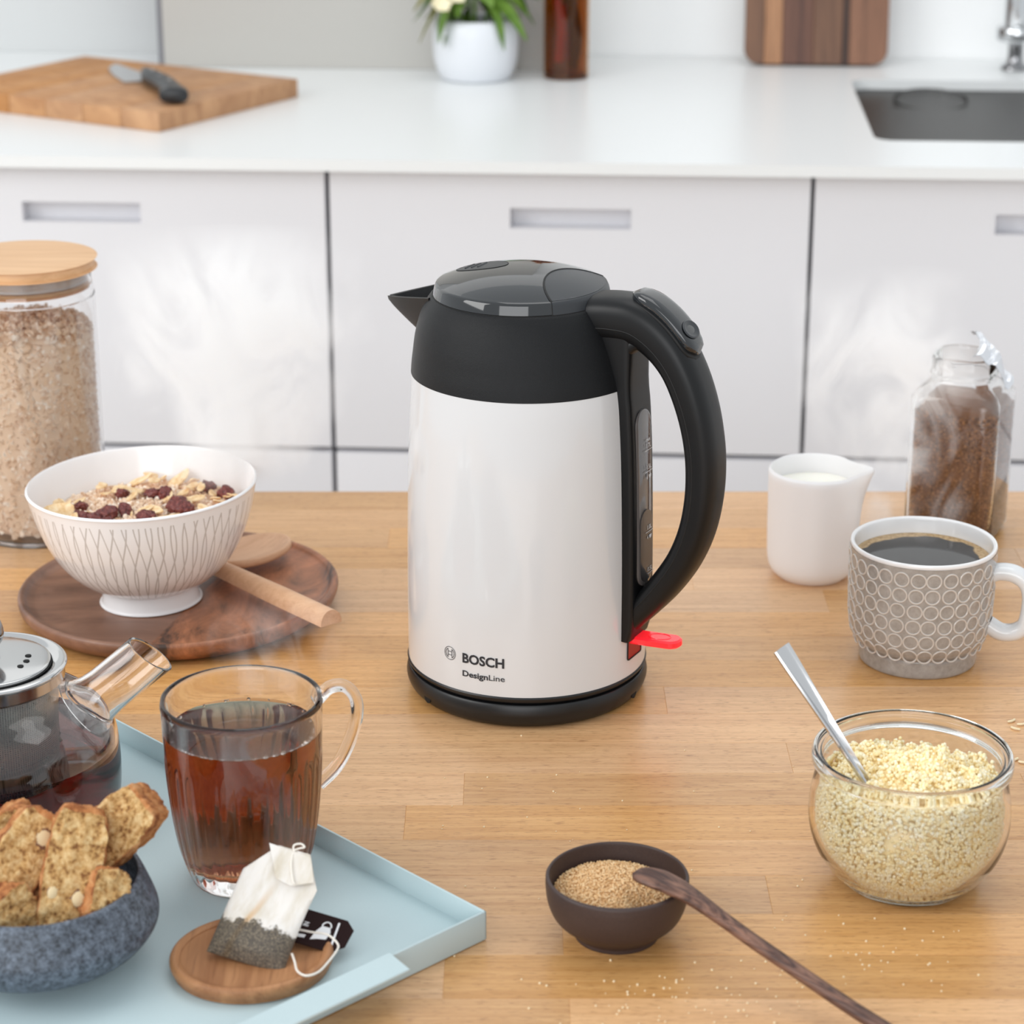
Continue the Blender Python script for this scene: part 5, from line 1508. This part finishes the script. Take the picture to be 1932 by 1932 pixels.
# torn foil seal folded over the mouth
V = []; nn_ = 13
for i in range(nn_):
    for k in range(nn_):
        s_, q = i / (nn_ - 1), k / (nn_ - 1)
        x = -0.013 + 0.030 * s_ + 0.004 * math.sin(q * 5); y_ = -0.020 + 0.030 * q - 0.006 * s_
        z = 0.0105 * math.sin(3.4 * s_ + 1.8 * q) * (0.4 + 0.6 * q) - 0.016 * (1 - q) * s_ + 0.004 * mnoise.noise(Vector((s_ * 4, q * 4, 0.4))) + 0.004 * abs(math.sin(7 * s_ + 3 * q))
        V.append((x, y_, z))
Fc = [(i * nn_ + k, (i + 1) * nn_ + k, (i + 1) * nn_ + k + 1, i * nn_ + k + 1) for i in range(nn_ - 1) for k in range(nn_ - 1)]
kk = len(V)
Fc2 = [tuple(i + kk for i in q)[::-1] for q in Fc]
o = MO('foil_seal', ([(x * 1.0, y_ * 1.2, z * 1.1) for x, y_, z in V] + [(x * 1.0, y_ * 1.2, z * 1.1 - 0.0003) for x, y_, z in V], Fc + Fc2), 'foil', loc=(0.3610, 0.2800, 0.1475), rot=(0, rad(8), rad(-10)), flat=True)
tag(o, 'crumpled silver foil seal torn open on the coffee jar mouth', 'foil')

# ------------------------------------------------------------------ loose grains and crumbs
gl = [((0.3208, -0.0655), 0.6, 'pale curved rice grain above the others at the right table edge'), ((0.3205, -0.0770), -0.7, 'pale rice grain lowest of the three touching at the right edge'), ((0.3262, -0.0705), 0.2, 'thick rice grain cropped by the right picture edge'), ((0.3112, -0.1225), 0.45, 'single rice grain right of the glass jar rim'), ((0.3160, -0.1265), -0.3, 'rice grain right below the single one beside the jar')]
for (x, y_), a, lab in gl:
    pth_ = cr([(-0.0032, 0.0006, 0.0008), (-0.001, -0.0004, 0.0010), (0.0014, -0.0002, 0.0010), (0.0034, 0.0008, 0.0008)], 4)
    o = MO('rice_grain', tube(pth_, [0.0004] + [0.0008] * (len(pth_) - 2) + [0.0004], seg=8), 'rice', loc=(x, y_, 0), rot=(0, 0, a)); tag(o, lab, 'rice grain', 'rice grains on the table')
n = 210
c_ = []
for i in range(n):
    if i < 90: c_.append((0.085 + rng.normal() * 0.035, -0.405 + rng.normal() * 0.028, 0.0003))
    elif i < 140: c_.append((0.185 + rng.normal() * 0.04, -0.36 + rng.normal() * 0.03, 0.0003))
    else: c_.append((rng.uniform(-0.05, 0.25), rng.uniform(-0.44, -0.08), 0.0003))
c_ = np.array(c_)
dsp = np.hypot(c_[:, 0] - SU[0], c_[:, 1] - SU[1]); dj = np.hypot(c_[:, 0] - CJ[0], c_[:, 1] - CJ[1])
c_ = c_[(dsp > 0.026) & (dj > 0.05)]
o = grains('spilled_sugar', c_, icosphere(1), rng.uniform(0.00035, 0.00085, len(c_)), 'crumb'); tag(o, 'scattered sugar crumbs on the oak table near the dark bowl', 'crumbs', kind='stuff')

# ------------------------------------------------------------------ steam
def steam(name, loc, size, seed, dens, lab, scale=22.0, lo=0.46, lean=(0, 0), step=0.006):
    m = bpy.data.materials.new(name); m.use_nodes = True
    t = NT(m); t.n.clear()
    out = t.add('ShaderNodeOutputMaterial'); vs = t.add('ShaderNodeVolumeScatter'); t.link(vs.outputs[0], out.inputs['Volume'])
    vs.inputs['Color'].default_value = (1, 1, 1, 1); vs.inputs['Anisotropy'].default_value = -0.45
    c = t.coord('Object')
    sx = t.add('ShaderNodeSeparateXYZ'); t.link(c, sx.inputs[0])
    hx, hy, hz = size
    zn = t.math('DIVIDE', sx.outputs[2], hz * 2)           # 0 bottom .. 1 top
    wob = t.noise(c, 14, 2, 0.5)
    xx = t.math('SUBTRACT', sx.outputs[0], t.math('MULTIPLY', zn, lean[0]))
    xn = t.math('DIVIDE', t.math('ADD', xx, t.math('MULTIPLY', t.math('SUBTRACT', wob, 0.5), hx * 0.9)), hx)
    yn = t.math('DIVIDE', sx.outputs[1], hy)
    wid = t.math('MULTIPLY_ADD', zn, 0.35, 0.62)
    rr = t.math('DIVIDE', t.math('ADD', t.math('MULTIPLY', xn, xn), t.math('MULTIPLY', yn, yn)), t.math('MULTIPLY', wid, wid))
    fall = t.math('SUBTRACT', 1.0, rr, clamp=True)
    ends = t.math('MULTIPLY', t.math('MULTIPLY', zn, 9.0, clamp=True), t.math('MULTIPLY', t.math('SUBTRACT', 1.0, zn), 2.4, clamp=True))
    mp = t.add('ShaderNodeMapping'); t.link(c, mp.inputs[0]); mp.inputs['Scale'].default_value = (1, 1, 0.62); mp.inputs['Location'].default_value = (seed * 1.7, seed * 0.9, seed * 2.3)
    nz2 = t.noise(mp.outputs[0], scale, 4, 0.62, 1.6)
    d = t.math('MULTIPLY', t.math('SUBTRACT', nz2, lo), 6.0, clamp=True)
    den = t.math('MULTIPLY', t.math('MULTIPLY', t.math('MULTIPLY', d, fall), ends), dens)
    t.link(den, vs.inputs['Density'])
    prof_ = cr([(0, 0), (0.72, 0.0), (0.95, 0.25), (1.05, 0.6), (1.0, 0.92), (0, 1.0)], 3)
    v, f = lathe([(r, z) for r, z in prof_], 24)
    v = [(x * hx * 1.15 + lean[0] * z, y_ * hy, z * hz * 2) for x, y_, z in v]
    o = MO(name, (v, f), m, loc=loc)
    tag(o, lab, 'steam', kind='stuff')
    return o


steam('bowl_steam', (-0.205, 0.165, 0.082), (0.105, 0.045, 0.095), 1.0, 55, 'white steam rising from the muesli bowl', 18, 0.42, (0.01, 0))
steam('mug_steam', (0.262, 0.062, 0.080), (0.075, 0.035, 0.095), 2.0, 50, 'white steam rising from the coffee mug', 20, 0.43, (-0.02, 0))
steam('tea_steam', (-0.140, -0.235, 0.096), (0.050, 0.028, 0.030), 3.0, 12, 'faint steam rising from the glass of tea', 30, 0.46, (0.01, 0))

for mt_ in bpy.data.materials:
    if '_' in mt_.keys(): del mt_['_']
